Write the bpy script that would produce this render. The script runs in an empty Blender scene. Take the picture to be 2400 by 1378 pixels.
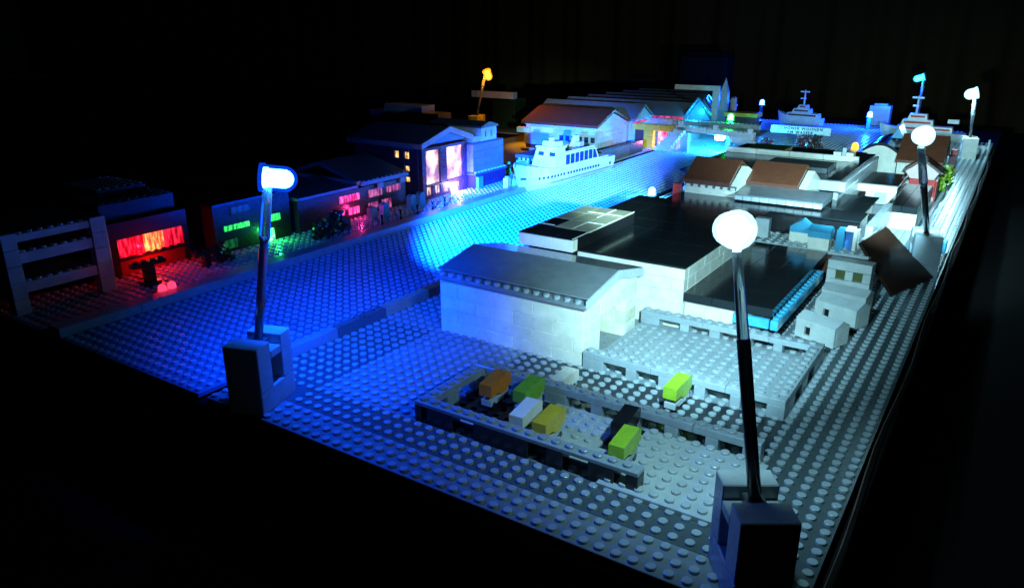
import bpy, bmesh, math, random
from mathutils import Vector, Matrix
random.seed(7)
R = math.radians
# ---------------------------------------------------------------- camera, world, exposure
sc = bpy.context.scene
cam_d = bpy.data.cameras.new("camera"); cam = bpy.data.objects.new("camera", cam_d)
sc.collection.objects.link(cam); sc.camera = cam
cam_d.sensor_width = 36; cam_d.lens = 26.73; cam_d.clip_end = 3000; cam_d.clip_start = 0.5
cam.location = (4.5, -31.0, 26.67); cam.rotation_euler = (R(90 - 19.2), 0, R(33.3))
w = bpy.data.worlds.new("World"); sc.world = w; w.use_nodes = True
bg = w.node_tree.nodes["Background"]
bg.inputs[0].default_value = (0.35, 0.5, 1.0, 1); bg.inputs[1].default_value = 0.0006
sc.view_settings.view_transform = 'Standard'; sc.view_settings.look = 'None'
sc.view_settings.exposure = 0; sc.view_settings.gamma = 1
BLUE = (0.002, 0.065, 1.0); WHITE = (0.40, 0.82, 1.0); ORANGE = (1.0, 0.33, 0.01); GREEN = (0.02, 1.0, 0.12)
CYAN = (0.01, 0.42, 1.0)
col = sc.collection

# ---------------------------------------------------------------- materials
MC = {}
def mat(name, rgb, rough=0.28, var=0.06, spec=0.5, trans=0.0, grime=True):
    if name in MC: return MC[name]
    m = bpy.data.materials.new(name); m.use_nodes = True; nt = m.node_tree
    b = nt.nodes["Principled BSDF"]; b.inputs["Roughness"].default_value = rough
    b.inputs["Specular IOR Level"].default_value = spec
    if trans: b.inputs["Transmission Weight"].default_value = trans
    oi = nt.nodes.new("ShaderNodeObjectInfo"); tc = nt.nodes.new("ShaderNodeNewGeometry")
    nz = nt.nodes.new("ShaderNodeTexNoise"); nz.inputs["Scale"].default_value = 0.9; nz.inputs["Detail"].default_value = 6
    nt.links.new(tc.outputs["Position"], nz.inputs["Vector"])
    mr = nt.nodes.new("ShaderNodeMapRange"); mr.inputs["To Min"].default_value = 1 - var; mr.inputs["To Max"].default_value = 1 + var
    nt.links.new(oi.outputs["Random"], mr.inputs["Value"])
    mr2 = nt.nodes.new("ShaderNodeMapRange"); mr2.inputs["From Min"].default_value = .3; mr2.inputs["From Max"].default_value = .7
    mr2.inputs["To Min"].default_value = .86; mr2.inputs["To Max"].default_value = 1.05
    nt.links.new(nz.outputs["Fac"], mr2.inputs["Value"])
    mu = nt.nodes.new("ShaderNodeMath"); mu.operation = 'MULTIPLY'
    nt.links.new(mr.outputs[0], mu.inputs[0]); nt.links.new(mr2.outputs[0], mu.inputs[1])
    vm = nt.nodes.new("ShaderNodeVectorMath"); vm.operation = 'SCALE'; vm.inputs[0].default_value = rgb
    nt.links.new(mu.outputs[0], vm.inputs["Scale"]); nt.links.new(vm.outputs[0], b.inputs["Base Color"])
    n2 = nt.nodes.new("ShaderNodeTexNoise"); n2.inputs["Scale"].default_value = 3.5; n2.inputs["Detail"].default_value = 8
    nt.links.new(tc.outputs["Position"], n2.inputs["Vector"])
    mr3 = nt.nodes.new("ShaderNodeMapRange"); mr3.inputs["To Min"].default_value = max(.05, rough - .1); mr3.inputs["To Max"].default_value = rough + .14
    nt.links.new(n2.outputs["Fac"], mr3.inputs["Value"]); nt.links.new(mr3.outputs[0], b.inputs["Roughness"])
    bp = nt.nodes.new("ShaderNodeBump"); bp.inputs["Strength"].default_value = .06; bp.inputs["Distance"].default_value = .05
    nt.links.new(n2.outputs["Fac"], bp.inputs["Height"]); nt.links.new(bp.outputs[0], b.inputs["Normal"])
    MC[name] = m; return m
def emat(name, rgb, strength, pattern=None, rgb2=None):
    if name in MC: return MC[name]
    m = bpy.data.materials.new(name); m.use_nodes = True; nt = m.node_tree
    b = nt.nodes["Principled BSDF"]; b.inputs["Base Color"].default_value = (*[c * .3 for c in rgb], 1); b.inputs["Roughness"].default_value = .15
    b.inputs["Emission Color"].default_value = (*rgb, 1); b.inputs["Emission Strength"].default_value = strength
    if pattern:
        g = nt.nodes.new("ShaderNodeNewGeometry"); mp = nt.nodes.new("ShaderNodeMapping"); mp.inputs["Scale"].default_value = pattern
        nz = nt.nodes.new("ShaderNodeTexNoise"); nz.inputs["Scale"].default_value = 1; nz.inputs["Detail"].default_value = 3
        nt.links.new(g.outputs["Position"], mp.inputs[0]); nt.links.new(mp.outputs[0], nz.inputs["Vector"])
        r = nt.nodes.new("ShaderNodeValToRGB"); r.color_ramp.elements[0].position = .38; r.color_ramp.elements[1].position = .66
        r.color_ramp.elements[0].color = (*[c * .16 for c in rgb], 1); r.color_ramp.elements[1].color = (*(rgb2 or rgb), 1)
        e = r.color_ramp.elements.new(.5); e.color = (*[c * .7 for c in rgb], 1)
        nt.links.new(nz.outputs["Fac"], r.inputs[0]); nt.links.new(r.outputs[0], b.inputs["Emission Color"])
    MC[name] = m; return m
plate_grey = mat('baseplate_grey', (.2, .24, .26)); lit_stud = mat('lit_stud_grey', (.36, .42, .44)); lit_stud_w = mat('lit_stud_water', (.3, .48, .66)); grey = mat('grey_plastic', (.3, .35, .37)); lgrey = mat('light_grey_plastic', (.46, .51, .51)); dgrey = mat('dark_grey_plastic', (.11, .125, .13))  # paler stud copies put the light on the stud tops into the colour
white = mat('white_plastic', (.8, .76, .63)); cream = mat('yellowed_plastic', (.72, .66, .46)); black = mat('black_plastic', (.012, .012, .013), rough=.2)
rblack = mat('black_tile', (.014, .018, .02), rough=.13); roofgrey = mat('slate_tile', (.17, .19, .2), rough=.16)
brown = mat('brown_plastic', (.15, .048, .024)); rbrown = mat('reddish_brown_plastic', (.085, .032, .02)); dred = mat('dark_red_plastic', (.16, .035, .05))
blue = mat('blue_plastic', (.06, .2, .5)); azure = mat('azure_plastic', (.05, .32, .5)); water = mat('water_plate_plastic', (.13, .22, .36), rough=.24)
yellow = mat('yellow_plastic', (.7, .48, .03)); orange = mat('orange_plastic', (.75, .2, .02)); lime = mat('lime_plastic', (.3, .5, .03)); red = mat('red_plastic', (.6, .05, .04))
pink = mat('salmon_plastic', (.75, .5, .45)); tan = mat('tan_plastic', (.5, .42, .28)); dgreen = mat('dark_green_plastic', (.03, .09, .03)); road = mat('road_print', (.02, .026, .032), rough=.3)
clear = mat('clear_acrylic', (.6, .66, .7), rough=.12, trans=.75); smoke = mat('smoky_acrylic', (.06, .065, .07), rough=.12, trans=.2)
glass = mat('tinted_pane', (.02, .05, .11), rough=.1); ground_shade = mat('dark_green_grey_shade', (.07, .095, .1)); room = mat('dark_room_floor', (.006, .005, .005), rough=.8, spec=.1); curtain_m = mat('curtain_cloth', (.055, .03, .008), rough=.9, spec=.05)
purple = mat('dark_violet_plastic', (.06, .03, .07))

# ---------------------------------------------------------------- builders
def link(o, par=None):
    col.objects.link(o)
    if par is not None: o.parent = par
    return o
def tag(o, label=None, cat=None, group=None, kind=None):
    if label: o['label'] = label
    if cat: o['category'] = cat
    if group: o['group'] = group
    if kind: o['kind'] = kind
    return o
def T(name, label, cat, loc=(0, 0, 0), rz=0, group=None):
    o = bpy.data.objects.new(name, None); o.location = loc; o.rotation_euler = (0, 0, rz); o.empty_display_size = .5
    link(o); return tag(o, label, cat, group)
MESH = {}
def boxmesh(dx, dy, dz, m, bev=0.035):
    k = (round(dx, 3), round(dy, 3), round(dz, 3), m.name, bev)
    if k in MESH: return MESH[k]
    bm = bmesh.new(); bmesh.ops.create_cube(bm, size=1)
    for v in bm.verts: v.co = Vector((v.co.x * dx, v.co.y * dy, v.co.z * dz))
    if bev: bmesh.ops.bevel(bm, geom=list(bm.edges), offset=min(bev, dx * .3, dy * .3, dz * .3), segments=1, affect='EDGES')
    me = bpy.data.meshes.new('block'); bm.to_mesh(me); bm.free(); me.materials.append(m); MESH[k] = me; return me
def B(par, name, x0, x1, y0, y1, z0, z1, m, bev=0.035, kind=None, label=None):
    o = bpy.data.objects.new(name, boxmesh(abs(x1 - x0), abs(y1 - y0), abs(z1 - z0), m, bev))
    o.location = ((x0 + x1) / 2, (y0 + y1) / 2, (z0 + z1) / 2); link(o, par)
    if kind: o['kind'] = kind
    if label: o['label'] = label
    return o
def M(par, name, verts, faces, m, smooth=False, kind=None):
    me = bpy.data.meshes.new(name); me.from_pydata([tuple(v) for v in verts], [], faces); me.materials.append(m); me.update()
    bm = bmesh.new(); bm.from_mesh(me); bmesh.ops.recalc_face_normals(bm, faces=bm.faces); bm.to_mesh(me); bm.free()
    if smooth: me.polygons.foreach_set('use_smooth', [True] * len(me.polygons))
    o = bpy.data.objects.new(name, me); link(o, par)
    if kind: o['kind'] = kind
    return o
def prism(par, name, prof, a0, a1, m, axis='x'):
    """extrude a closed profile (u,z) along axis"""
    n = len(prof); vs = []
    for a in (a0, a1):
        for (u, z) in prof: vs.append((a, u, z) if axis == 'x' else (u, a, z))
    fs = [tuple(range(n)), tuple(range(n, 2 * n))] + [(i, (i + 1) % n, n + (i + 1) % n, n + i) for i in range(n)]
    return M(par, name, vs, fs, m)
def cyl(par, name, p, q, r, m, n=12, r2=None, kind=None):
    p, q = Vector(p), Vector(q); d = (q - p); L = d.length; d.normalize()
    u = d.orthogonal().normalized(); v = d.cross(u); r2 = r if r2 is None else r2
    vs = [p + (u * math.cos(a) + v * math.sin(a)) * r for a in [2 * math.pi * i / n for i in range(n)]] + \
         [q + (u * math.cos(a) + v * math.sin(a)) * r2 for a in [2 * math.pi * i / n for i in range(n)]]
    fs = [tuple(range(n)), tuple(range(n, 2 * n))] + [(i, (i + 1) % n, n + (i + 1) % n, n + i) for i in range(n)]
    o = M(par, name, vs, fs, m, kind=kind)
    for pl in o.data.polygons[2:]: pl.use_smooth = True
    return o
def tube(par, name, pts, rs, m, n=14):
    vs = []; fs = []
    for i, (p, r) in enumerate(zip(pts, rs)):
        p = Vector(p); d = (Vector(pts[min(i + 1, len(pts) - 1)]) - Vector(pts[max(i - 1, 0)])).normalized()
        u = d.cross(Vector((0, 1, .01))).normalized(); v = d.cross(u)
        for k in range(n):
            a = 2 * math.pi * k / n; vs.append(p + (u * math.cos(a) + v * math.sin(a)) * r)
        if i:
            b = (i - 1) * n
            for k in range(n): fs.append((b + k, b + (k + 1) % n, b + n + (k + 1) % n, b + n + k))
    fs += [tuple(range(n)), tuple(range(len(vs) - n, len(vs)))]
    return M(par, name, vs, fs, m, smooth=True)
def studs(par, pts, m, n=10, r=.3, h=.2, name='studs', h0=-.01):
    """many studs as one joined mesh"""
    pr = [(r * math.cos(2 * math.pi * i / n), r * math.sin(2 * math.pi * i / n)) for i in range(n)]
    vs = []; fs = []; c = 0.05
    for (x, y, z) in pts:
        b = len(vs)
        for (px, py) in pr: vs.append((x + px, y + py, z + h0))
        for (px, py) in pr: vs.append((x + px, y + py, z + h - c * .6))
        k = (r - c * .7) / r
        for (px, py) in pr: vs.append((x + px * k, y + py * k, z + h))
        for i in range(n):
            j = (i + 1) % n
            fs.append((b + i, b + j, b + n + j, b + n + i)); fs.append((b + n + i, b + n + j, b + 2 * n + j, b + 2 * n + i))
        fs.append(tuple(range(b + 2 * n, b + 3 * n)))
    me = bpy.data.meshes.new(name); me.from_pydata(vs, [], fs); me.materials.append(m); me.update()
    o = bpy.data.objects.new(name, me); link(o, par); o['kind'] = 'stuff'; return o
def grid(x0, x1, y0, y1, z, skip=()):
    out = []
    for i in range(int(round(x1 - x0))):
        for j in range(int(round(y1 - y0))):
            x = x0 + .5 + i; y = y0 + .5 + j
            if any(a < x < b and c < y < d for (a, b, c, d) in skip): continue
            out.append((x, y, z))
    return out
def wall(par, axis, a0, a1, f0, f1, z0, n, m, op=(), L=4, h=1.2, alt=None, name='brick'):
    """running-bond wall of single bricks; op = (from, to, first course, last course) openings"""
    for c in range(n):
        segs = [(a0, a1)]
        for (p, q, c0, c1) in op:
            if c0 <= c <= c1:
                ns = []
                for (s, e) in segs:
                    if q <= s or p >= e: ns.append((s, e)); continue
                    if p > s: ns.append((s, p))
                    if q < e: ns.append((q, e))
                segs = ns
        for (s, e) in segs:
            x = s; first = True
            while x < e - .05:
                l = (L / 2 if (first and c % 2) else L); first = False
                if x + l > e - .6: l = e - x
                mm = alt if (alt and random.random() < .12) else m
                if axis == 'x': B(par, name, x + .012, x + l - .012, f0, f1, z0 + c * h + .008, z0 + (c + 1) * h - .012, mm)
                else: B(par, name, f0, f1, x + .012, x + l - .012, z0 + c * h + .008, z0 + (c + 1) * h - .012, mm)
                x += l
def plight(par, loc, colr, P, r=.25):
    l = bpy.data.lights.new('led_or_spill_light', 'POINT'); l.energy = P; l.color = colr; l.shadow_soft_size = r
    o = bpy.data.objects.new('led_or_spill_light', l); o.location = loc; link(o, par); return o
def slight(par, loc, aim, colr, P, ang, blend=.6, r=.25):
    l = bpy.data.lights.new('led_beam', 'SPOT'); l.energy = P; l.color = colr; l.shadow_soft_size = r; l.spot_size = R(ang); l.spot_blend = blend
    o = bpy.data.objects.new('led_beam', l); o.location = loc; link(o, par)
    d = Vector(aim) - Vector(loc); o.rotation_euler = d.to_track_quat('-Z', 'Y').to_euler(); return o
def shell_mat(name, rgb, e):
    if name in MC: return MC[name]
    m = bpy.data.materials.new(name); m.use_nodes = True; nt = m.node_tree; nt.nodes.clear()
    out = nt.nodes.new("ShaderNodeOutputMaterial"); a = nt.nodes.new("ShaderNodeAddShader"); t = nt.nodes.new("ShaderNodeBsdfTransparent"); e_ = nt.nodes.new("ShaderNodeEmission")
    t.inputs[0].default_value = (.85, .85, .85, 1); e_.inputs[0].default_value = (*rgb, 1); e_.inputs[1].default_value = e
    nt.links.new(t.outputs[0], a.inputs[0]); nt.links.new(e_.outputs[0], a.inputs[1]); nt.links.new(a.outputs[0], out.inputs[0]); MC[name] = m; return m
def led(par, loc, d, r, ln, core, shell, k=1.0, name='led_bulb'):
    o = bulb(par, loc, d, r * 1.16 * k, ln * 1.08 * k, shell, name); bulb(o, loc, d, r * .84, ln * .86, core, 'led_core'); return o
def bulb(par, loc, d, r, ln, m, name='led_bulb'):
    """domed LED: dome, body and collar turned along direction d"""
    d = Vector(d).normalized(); u = d.orthogonal().normalized(); v = d.cross(u); n = 18
    prof = [(-ln * .5, 0), (-ln * .5, r * 1.12), (-ln * .36, r * 1.12), (-ln * .34, r), (ln * .5 - r, r)] + \
           [(ln * .5 - r + r * math.sin(R(a)), r * math.cos(R(a))) for a in (15, 30, 45, 60, 75)] + [(ln * .5, 0.001)]
    vs = []; fs = []
    for (t, q) in prof:
        for k in range(n):
            a = 2 * math.pi * k / n; vs.append(Vector(loc) + d * t + (u * math.cos(a) + v * math.sin(a)) * q)
    for i in range(len(prof) - 1):
        for k in range(n): fs.append((i * n + k, i * n + (k + 1) % n, (i + 1) * n + (k + 1) % n, (i + 1) * n + k))
    o = M(par, name, vs, fs, m, smooth=True); return o

# ---------------------------------------------------------------- room behind and table below
f = B(None, 'floor', -700, 700, -300, 700, -12.4, -12, room, bev=0); f['kind'] = 'structure'
vs = []; fs = []; N = 460
for i in range(N + 1):
    x = -760 + i * 2.2; y = 330 + 2.2 * math.sin(i * .55) + 1.3 * math.sin(i * 1.37 + 1)
    vs += [(x, y, -12), (x, y + .3 * math.sin(i), 130)]
for i in range(N): fs.append((2 * i, 2 * i + 2, 2 * i + 3, 2 * i + 1))
cu = M(None, 'curtain', vs, fs, curtain_m, smooth=True); tag(cu, 'dark brown curtain hanging in folds across the back of the room', 'curtain')
tb = B(None, 'table_top', -125, .75, -.15, 232, -1.9, -.62, room, bev=.1); tb['kind'] = 'structure'

# ---------------------------------------------------------------- ground: stud plates
FOOT = [(-37.4, -22.3, 20.5, 31), (-36, -19, 31, 62), (-32, -8, 61, 90), (-18.9, -10.6, 34, 61), (-32, -9, 90, 160)]
def plate(name, x0, x1, y0, y1, m, z=0, n=8, skip=(), th=.4):
    o = B(None, name, x0 + .03, x1 - .03, y0 + .03, y1 - .03, z - th, z, m, bev=.04, kind='structure')
    pts = grid(x0, x1, y0, y1, z, skip)
    s = studs(None, pts, {'baseplate_grey': lit_stud, 'water_plate_plastic': lit_stud_w}.get(m.name, m), n=n, r=.29); s.parent = o; s.location = -Vector(o.location); return o
lamps_foot = [(-41, -37.5, 0, 5), (-4.5, -.5, 1, 5)]
road_area = (-28, -5, 14, 20.4)
for (a, b) in ((0, 48), (48, 96), (96, 144), (144, 192)):
    plate('baseplate', -44, 0 if a else 0, a, b, plate_grey, n=12 if a == 0 else 7, skip=FOOT + lamps_foot)
# printed road surface lies over the plate between the two yards, the studs stand through it
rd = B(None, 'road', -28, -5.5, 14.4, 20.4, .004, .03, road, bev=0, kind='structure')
for (a_, b_, c_, d_) in [(-37.9, -5.45, 3.0, 5.95), (-43.9, -37.95, 3.0, 20.0)] + [(-5.4, -.04, 3.0 if q == 0 else q + .08, q + 47.92) for q in (0, 48, 96, 144)]: B(None, 'shaded_ground', a_, b_, c_, d_, .004, .03, ground_shade, bev=0, kind='structure')  # dark sheets paint in the shade on the ground between the studs
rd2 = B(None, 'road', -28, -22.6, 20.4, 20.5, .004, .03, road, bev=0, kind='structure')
for (a, b) in ((0, 48), (48, 96), (96, 140)):
    plate('canal', -67 + 2, -45, a, b, water, n=10 if a == 0 else 7)
for (a, b) in ((0, 48), (48, 96), (96, 144)):
    plate('quay_ground', -106, -67, a, b, plate_grey, n=8 if a == 0 else 6, skip=[(-106, -79, 0, 200), (-79, -76.5, 25, 200)])
plate('sea', -74, -8, 140.5, 214.5, water, n=6, z=-.1, skip=[(-30, -8, 140, 160)])
far_l = B(None, 'quay_ground', -150, -74, 144.1, 214, -.4, 0, dgrey, kind='structure')
# kerbs of the canal, laid in lengths
def kerb(name, x0, x1, y0, y1, h, mats, L=8):
    y = y0; i = 0; k = T(name, None, None, (0, 0, 0)); 
    while y < y1 - .1:
        e = min(y + L, y1); B(k, 'kerb_brick', x0, x1, y + .015, e - .015, 0, h, mats(i), bev=.05); y = e; i += 1
    return k
k = kerb('quay_wall', -67, -65, -.05, 79.8, 1.0, lambda i: grey); tag(k, 'long low grey tiled quay edge running along the left bank of the canal', 'quay wall', 'quay walls')
k = kerb('quay_wall', -45, -44, 7.5, 60, 1.0, lambda i: [grey, dgrey, tan, mat('rust_brown_plastic', (.4, .12, .05)), MC['rust_brown_plastic'], rbrown, dgrey][i % 7], L=6.5); tag(k, 'low quay wall with grey and brown lengths along the right bank of the canal', 'quay wall', 'quay walls')
k = kerb('quay_wall', -69.6, -68.6, 79.9, 111.9, .8, lambda i: grey); tag(k, 'set-back low grey quay edge hidden behind the white ferry', 'quay wall', 'quay walls')
k = kerb('quay_wall', -68.4, -67.2, 112, 133, 2.6, lambda i: [rbrown, brown][i % 2], L=7); tag(k, 'taller brown quay wall on the left bank behind the stern of the ferry', 'quay wall', 'quay walls')

# ---------------------------------------------------------------- lamp posts
def post(label, x, y, rz, top, colr, E, bdir, boxh=5.3, W=2.8, D=4.6, bm_=lgrey, upper=.34, r=1.0, ln=2.6, pr=.36, bulboff=None, gl=None, pm=None, su=1.0, shell=.38, group='tall lamp posts standing along the model'):
    t = T('lamp_post', label, 'lamp post', (x, y, 0), rz, group); s = boxh / 5.3
    inv = Matrix.Rotation(-rz, 3, 'Z')
    def loc(p): return inv @ (Vector(p) - Vector((x, y, 0)))
    h = W / 2
    B(t, 'base_block', -h, h, 0, D, 0, 1.8 * s, bm_, bev=.06)
    B(t, 'base_block', -h, h, 0, D * .37, 1.8 * s + .004, 5.3 * s, bm_, bev=.06)
    B(t, 'base_block', -h, h, D * .68, D, 1.8 * s + .004, 5.3 * s, bm_, bev=.06)
    B(t, 'base_crosspiece', -h, h, D * .37 + .01, D * .68 - .01, 3.9 * s, 4.5 * s, bm_, bev=.05)
    B(t, 'pole_socket', -.5, .5, D * .4, D * .66, 4.5 * s, 5.0 * s, dgrey, bev=.05)
    p0 = Vector((0, D * .53, 4.9 * s)); p1 = loc(top); a = p0.lerp(p1, 1 - upper)
    tube(t, 'pole', [p0, p0.lerp(p1, .3), p0.lerp(p1, .6), a], [pr * .92, pr * .9, pr * .92, pr * .92], pm or smoke)
    tube(t, 'pole_sleeve', [a - (p1 - p0).normalized() * .2, a, p0.lerp(p1, .85), p1], [pr * 1.1 * su, pr * 1.15 * su, pr * 1.0 * su, pr * .9 * su], clear)
    bl = loc(Vector(top) + Vector(bulboff)); bd = inv @ Vector(bdir)
    led(t, bl, bd, r, ln, emat('led_glow_%s' % label.replace(' ','_'), gl or colr, E), shell_mat('shell_%.2f_%.2f_%.2f' % tuple(colr), colr, shell))
    cyl(t, 'bulb_holder', p1, bl - bd.normalized() * ln * .4, .22, clear, n=8)
    return t, loc, bl
t, loc, bl = post('tall lamp post with bright blue bulb on grey block near the front left', -38.95, -.15, R(19), (-39.3, 4.2, 16.6), BLUE, 45, (1, .9, -.15), bulboff=(.75, .35, .1), r=.78, ln=2.4, gl=(.03, .28, 1), pm=mat('pale_smoky_acrylic', (.16, .2, .22), rough=.12, trans=.4))
slight(t, loc((-37.4, 5.6, 16.5)), loc((-57.5, 64, 0)), (.001, .075, 1), 8.5e6, 27, .7, .5)
slight(t, loc((-37.4, 5.6, 16.5)), loc((-52, 40, 0)), BLUE, 30000, 100, .9, .5)
slight(t, loc((-38.0, 5.0, 15.4)), loc((-42, 13, 0)), BLUE, 65000, 110, 1, .4)
slight(t, loc((-37.6, 4.6, 15.2)), loc((-24, 2, 0)), BLUE, 22000, 86, 1, .4)
t, loc, bl = post('tall lamp post with bright white bulb at the near right corner of the model', -1.7, .1, R(33), (-5.3, 2.7, 17.05), WHITE, 26, (-.6, .75, -.2), bulboff=(-.55, .55, .85), r=.7, ln=1.65, su=.72, shell=1.1)
slight(t, loc((-6.3, 4.6, 17.2)), loc((-18.5, 33, 5)), WHITE, 125000, 70, 1, .5)
slight(t, loc((-5.9, 3.9, 16.4)), loc((-10.5, 17, 0)), WHITE, 12500, 124, 1, .4)
slight(t, loc((-6.3, 4.6, 17.6)), loc((-62, 96, 2)), WHITE, 0.8e6, 17, .9, .5)
t, loc, bl = post('tall lamp post with round white bulb halfway along the right edge', -1.6, 62.5, R(12), (-2.5, 46.0, 16.7), WHITE, 40, (-.5, .85, -.1), bulboff=(-.2, .3, 1.0), r=.68, ln=1.5, shell=1.1, bm_=grey, boxh=5.0)
slight(t, loc((-3.2, 48.4, 16.6)), loc((-20, 92, 2)), WHITE, 130000, 74, .8, .5)
slight(t, loc((-2.6, 48.4, 16.4)), loc((-4, 104, 1)), WHITE, 170000, 46, .8, .5)
t, loc, bl = post('far lamp post with starry white bulb on a white block at the far right', -3.6, 161, R(10), (-4.7, 162, 14.3), WHITE, 60, (-1, -.2, -.3), bulboff=(-.7, 0, -.7), r=.95, ln=2.4, boxh=4.5, bm_=white, upper=.5)
plight(t, bl + Vector((-.6, -1.6, -.9)), WHITE, 12000, .4)
t, loc, bl = post('far lamp post with bright blue bulb behind the moored white ship', -19.5, 212, R(10), (-20.2, 215, 13.6), CYAN, 30, (-1, -.2, -.3), bulboff=(-1.2, 0, .1), r=.85, ln=2.8, boxh=3.0, upper=.5)
plight(t, bl + Vector((-.6, -1.6, -.6)), BLUE, 15000, .4)
t, loc, bl = post('far lamp post with glowing orange bulb at the back left', -114.2, 131.2, R(10), (-112, 134, 16.4), ORANGE, 3.2, (.5, -.2, -.8), bulboff=(.8, 0, -.9), r=.85, ln=2.5, boxh=5.4, bm_=yellow, upper=.3, gl=(1, .3, .03), shell=.9)
plight(t, bl + Vector((.8, -2.2, -1.4)), ORANGE, 3500, .4); slight(t, bl + Vector((.9, -1.2, -1.6)), loc((-92, 127, 3)), ORANGE, 90000, 50, .9, .4)
# small lit bulbs on low stands
def lowlamp(label, x, y, z, colr, E, P, r=.75, base=None, cat='lamp'):
    t = T('low_lamp', label, cat, (x, y, 0), 0, 'small bulbs on low stands')
    B(t, 'stand', -.5, .5, -.5, .5, 0, max(.4, z - r * 1.2), base or lgrey)
    cyl(t, 'socket', (0, 0, max(.3, z - r * 1.3)), (0, 0, z - r * .6), .32, dgrey, n=8)
    led(t, (0, 0, z), (0, 0, 1), r * .8, r * 1.8, emat('low_glow_' + label[:14], colr, E), shell_mat('shell_low_%.2f_%.2f_%.2f' % tuple(colr), BLUE if P == 0 else colr, .5))
    plight(t, (0, -r * 1.8, z + r * .8), BLUE if P == 0 else colr, P or 32000, .3); return t
lowlamp('small blue-white bulb at the canal edge beside the big black roof', -44.8, 86.5, 1.2, (.1, .5, 1), 20, 6000, .8)
lowlamp('small green bulb above the grey bridge parapet', -53.4, 152, 6.9, GREEN, 60, 1500, .9)
lowlamp('small yellow bulb behind the white box on the far black roof', -21.2, 128, 5.5, (1, .42, .01), 8, 700, .75)
lowlamp('small blue bulb at the far shore of the blue basin, nearest the spire', -65, 219, 4.8, (.1, .38, 1), 12, 0, 1.0, base=black)
lowlamp('small blue bulb on a cyan stand between the two moored ships', -31, 205, 4.2, (.1, .38, 1), 12, 0, 1.0, base=azure)
# bulb hung under the bridge
t = T('hanging_lamp', 'white square bulb glowing under the middle of the stepped white bridge', 'lamp', (-51.1, 138, 0))
B(t, 'lamp_body', -1.0, 1.0, -.3, 1.2, 3.2, 4.9, emat('under_bridge_glow', (.5, .95, 1), 40), bev=.25); B(t, 'hanger', -.3, .3, .2, .8, 4.9, 5.4, grey)
plight(t, (0, 2.5, 2.6), CYAN, 30000, .4); plight(t, (0, -1.6, 2.6), CYAN, 2500, .4)

# ---------------------------------------------------------------- near warehouse with low ridge roof
t = T('warehouse', 'white brick warehouse with low ridged grey roof and open doorway, nearest the canal', 'warehouse', (0, 0, 0), 0)
wall(t, 'x', -37.3, -22.4, 20.6, 21.6, 0, 4, white, alt=None)
B(t, 'brick', -37.3, -30, 20.6, 21.6, 4.81, 5.15, white); B(t, 'brick', -29.97, -22.4, 20.6, 21.6, 4.81, 5.15, white)
wall(t, 'y', 21.62, 31, -23.4, -22.4, 0, 4, white, op=[(23.7, 28.7, 0, 2)], alt=cream)
for z_ in range(4): B(t, 'brick', -25.4, -23.42, 28.7, 30.9, z_ * 1.2 + .01, z_ * 1.2 + 1.19, cream)
B(t, 'inner_wall', -26.0, -25.5, 24.5, 31, .02, 4.7, black)
wall(t, 'y', 21.62, 31, -37.3, -36.3, 0, 4, white)
prism(t, 'gable_wall', [(20.62, 4.82), (31, 4.82), (31, 5.2), (26.2, 6.35), (20.62, 5.2)], -23.4, -22.42, white)
prism(t, 'roof', [(20.35, 5.35), (20.35, 5.55), (26.2, 6.8), (31.2, 5.75), (31.2, 5.35), (26.2, 6.4)], -37.5, -22.1, roofgrey)
prism(t, 'roof_verge', [(20.3, 5.3), (20.3, 6.02), (26.2, 7.12), (31.25, 6.05), (31.25, 5.25), (26.2, 6.36)], -22.09, -21.9, lgrey)
prism(t, 'roof_slope', [(20.75, 5.98), (20.75, 6.12), (26.2, 7.1), (26.2, 6.85)], -37.55, -22.1, roofgrey)
prism(t, 'roof_slope', [(26.21, 6.85), (26.21, 7.1), (31.2, 6.1), (31.2, 5.8)], -37.55, -22.1, roofgrey)
B(t, 'eaves_plate', -37.5, -22.1, 20.3, 20.9, 5.16, 5.42, roofgrey)
studs(t, [(-37.0 + i, 20.66, 5.42) for i in range(15)], grey, n=10, h=.45, r=.28, name='eaves_studs')
for i in range(15): cyl(t, 'tile_end', (-37.0 + i + .5, 20.42, 5.95), (-37.0 + i + .5, 20.9, 5.95), .12, roofgrey, n=6) if False else None

# ---------------------------------------------------------------- big black-roofed hall
t = T('factory_hall', 'large white hall with flat black tiled roof in the middle of the right bank', 'hall', (0, 0, 0), 0)
wall(t, 'x', -30, -18.8, 33.4, 34.4, 0, 4, white); B(t, 'brick', -30, -24.6, 33.4, 34.4, 4.81, 5.8, white); B(t, 'brick', -24.57, -18.8, 33.4, 34.4, 4.81, 5.8, white)
wall(t, 'y', 34.42, 56, -19.8, -18.8, 0, 4, white); 
for a in range(5): B(t, 'brick', -19.8, -18.8, 34.43 + a * 4.3, 34.43 + a * 4.3 + 4.27, 4.81, 5.8, white)
wall(t, 'x', -22.38, -18.85, 33.0, 33.38, 0, 0, white)
def roof_tiles(par, x0, x1, y0, y1, z0, z1, m, nx, ny):
    for i in range(nx):
        for j in range(ny):
            B(par, 'roof_tile', x0 + (x1 - x0) * i / nx + .01, x0 + (x1 - x0) * (i + 1) / nx - .01, y0 + (y1 - y0) * j / ny + .01, y0 + (y1 - y0) * (j + 1) / ny - .01, z0, z1 + random.uniform(-.006, .006), m, bev=.02)
roof_tiles(t, -35.9, -18.78, 33.38, 61, 5.81, 6.0, rblack, 4, 7)
roof_tiles(t, -32.2, -8.6, 61, 66.2, 5.81, 6.0, rblack, 6, 1)
roof_tiles(t, -18.6, -10.0, 62, 84, 4.4, 4.6, rblack, 2, 4)
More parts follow.
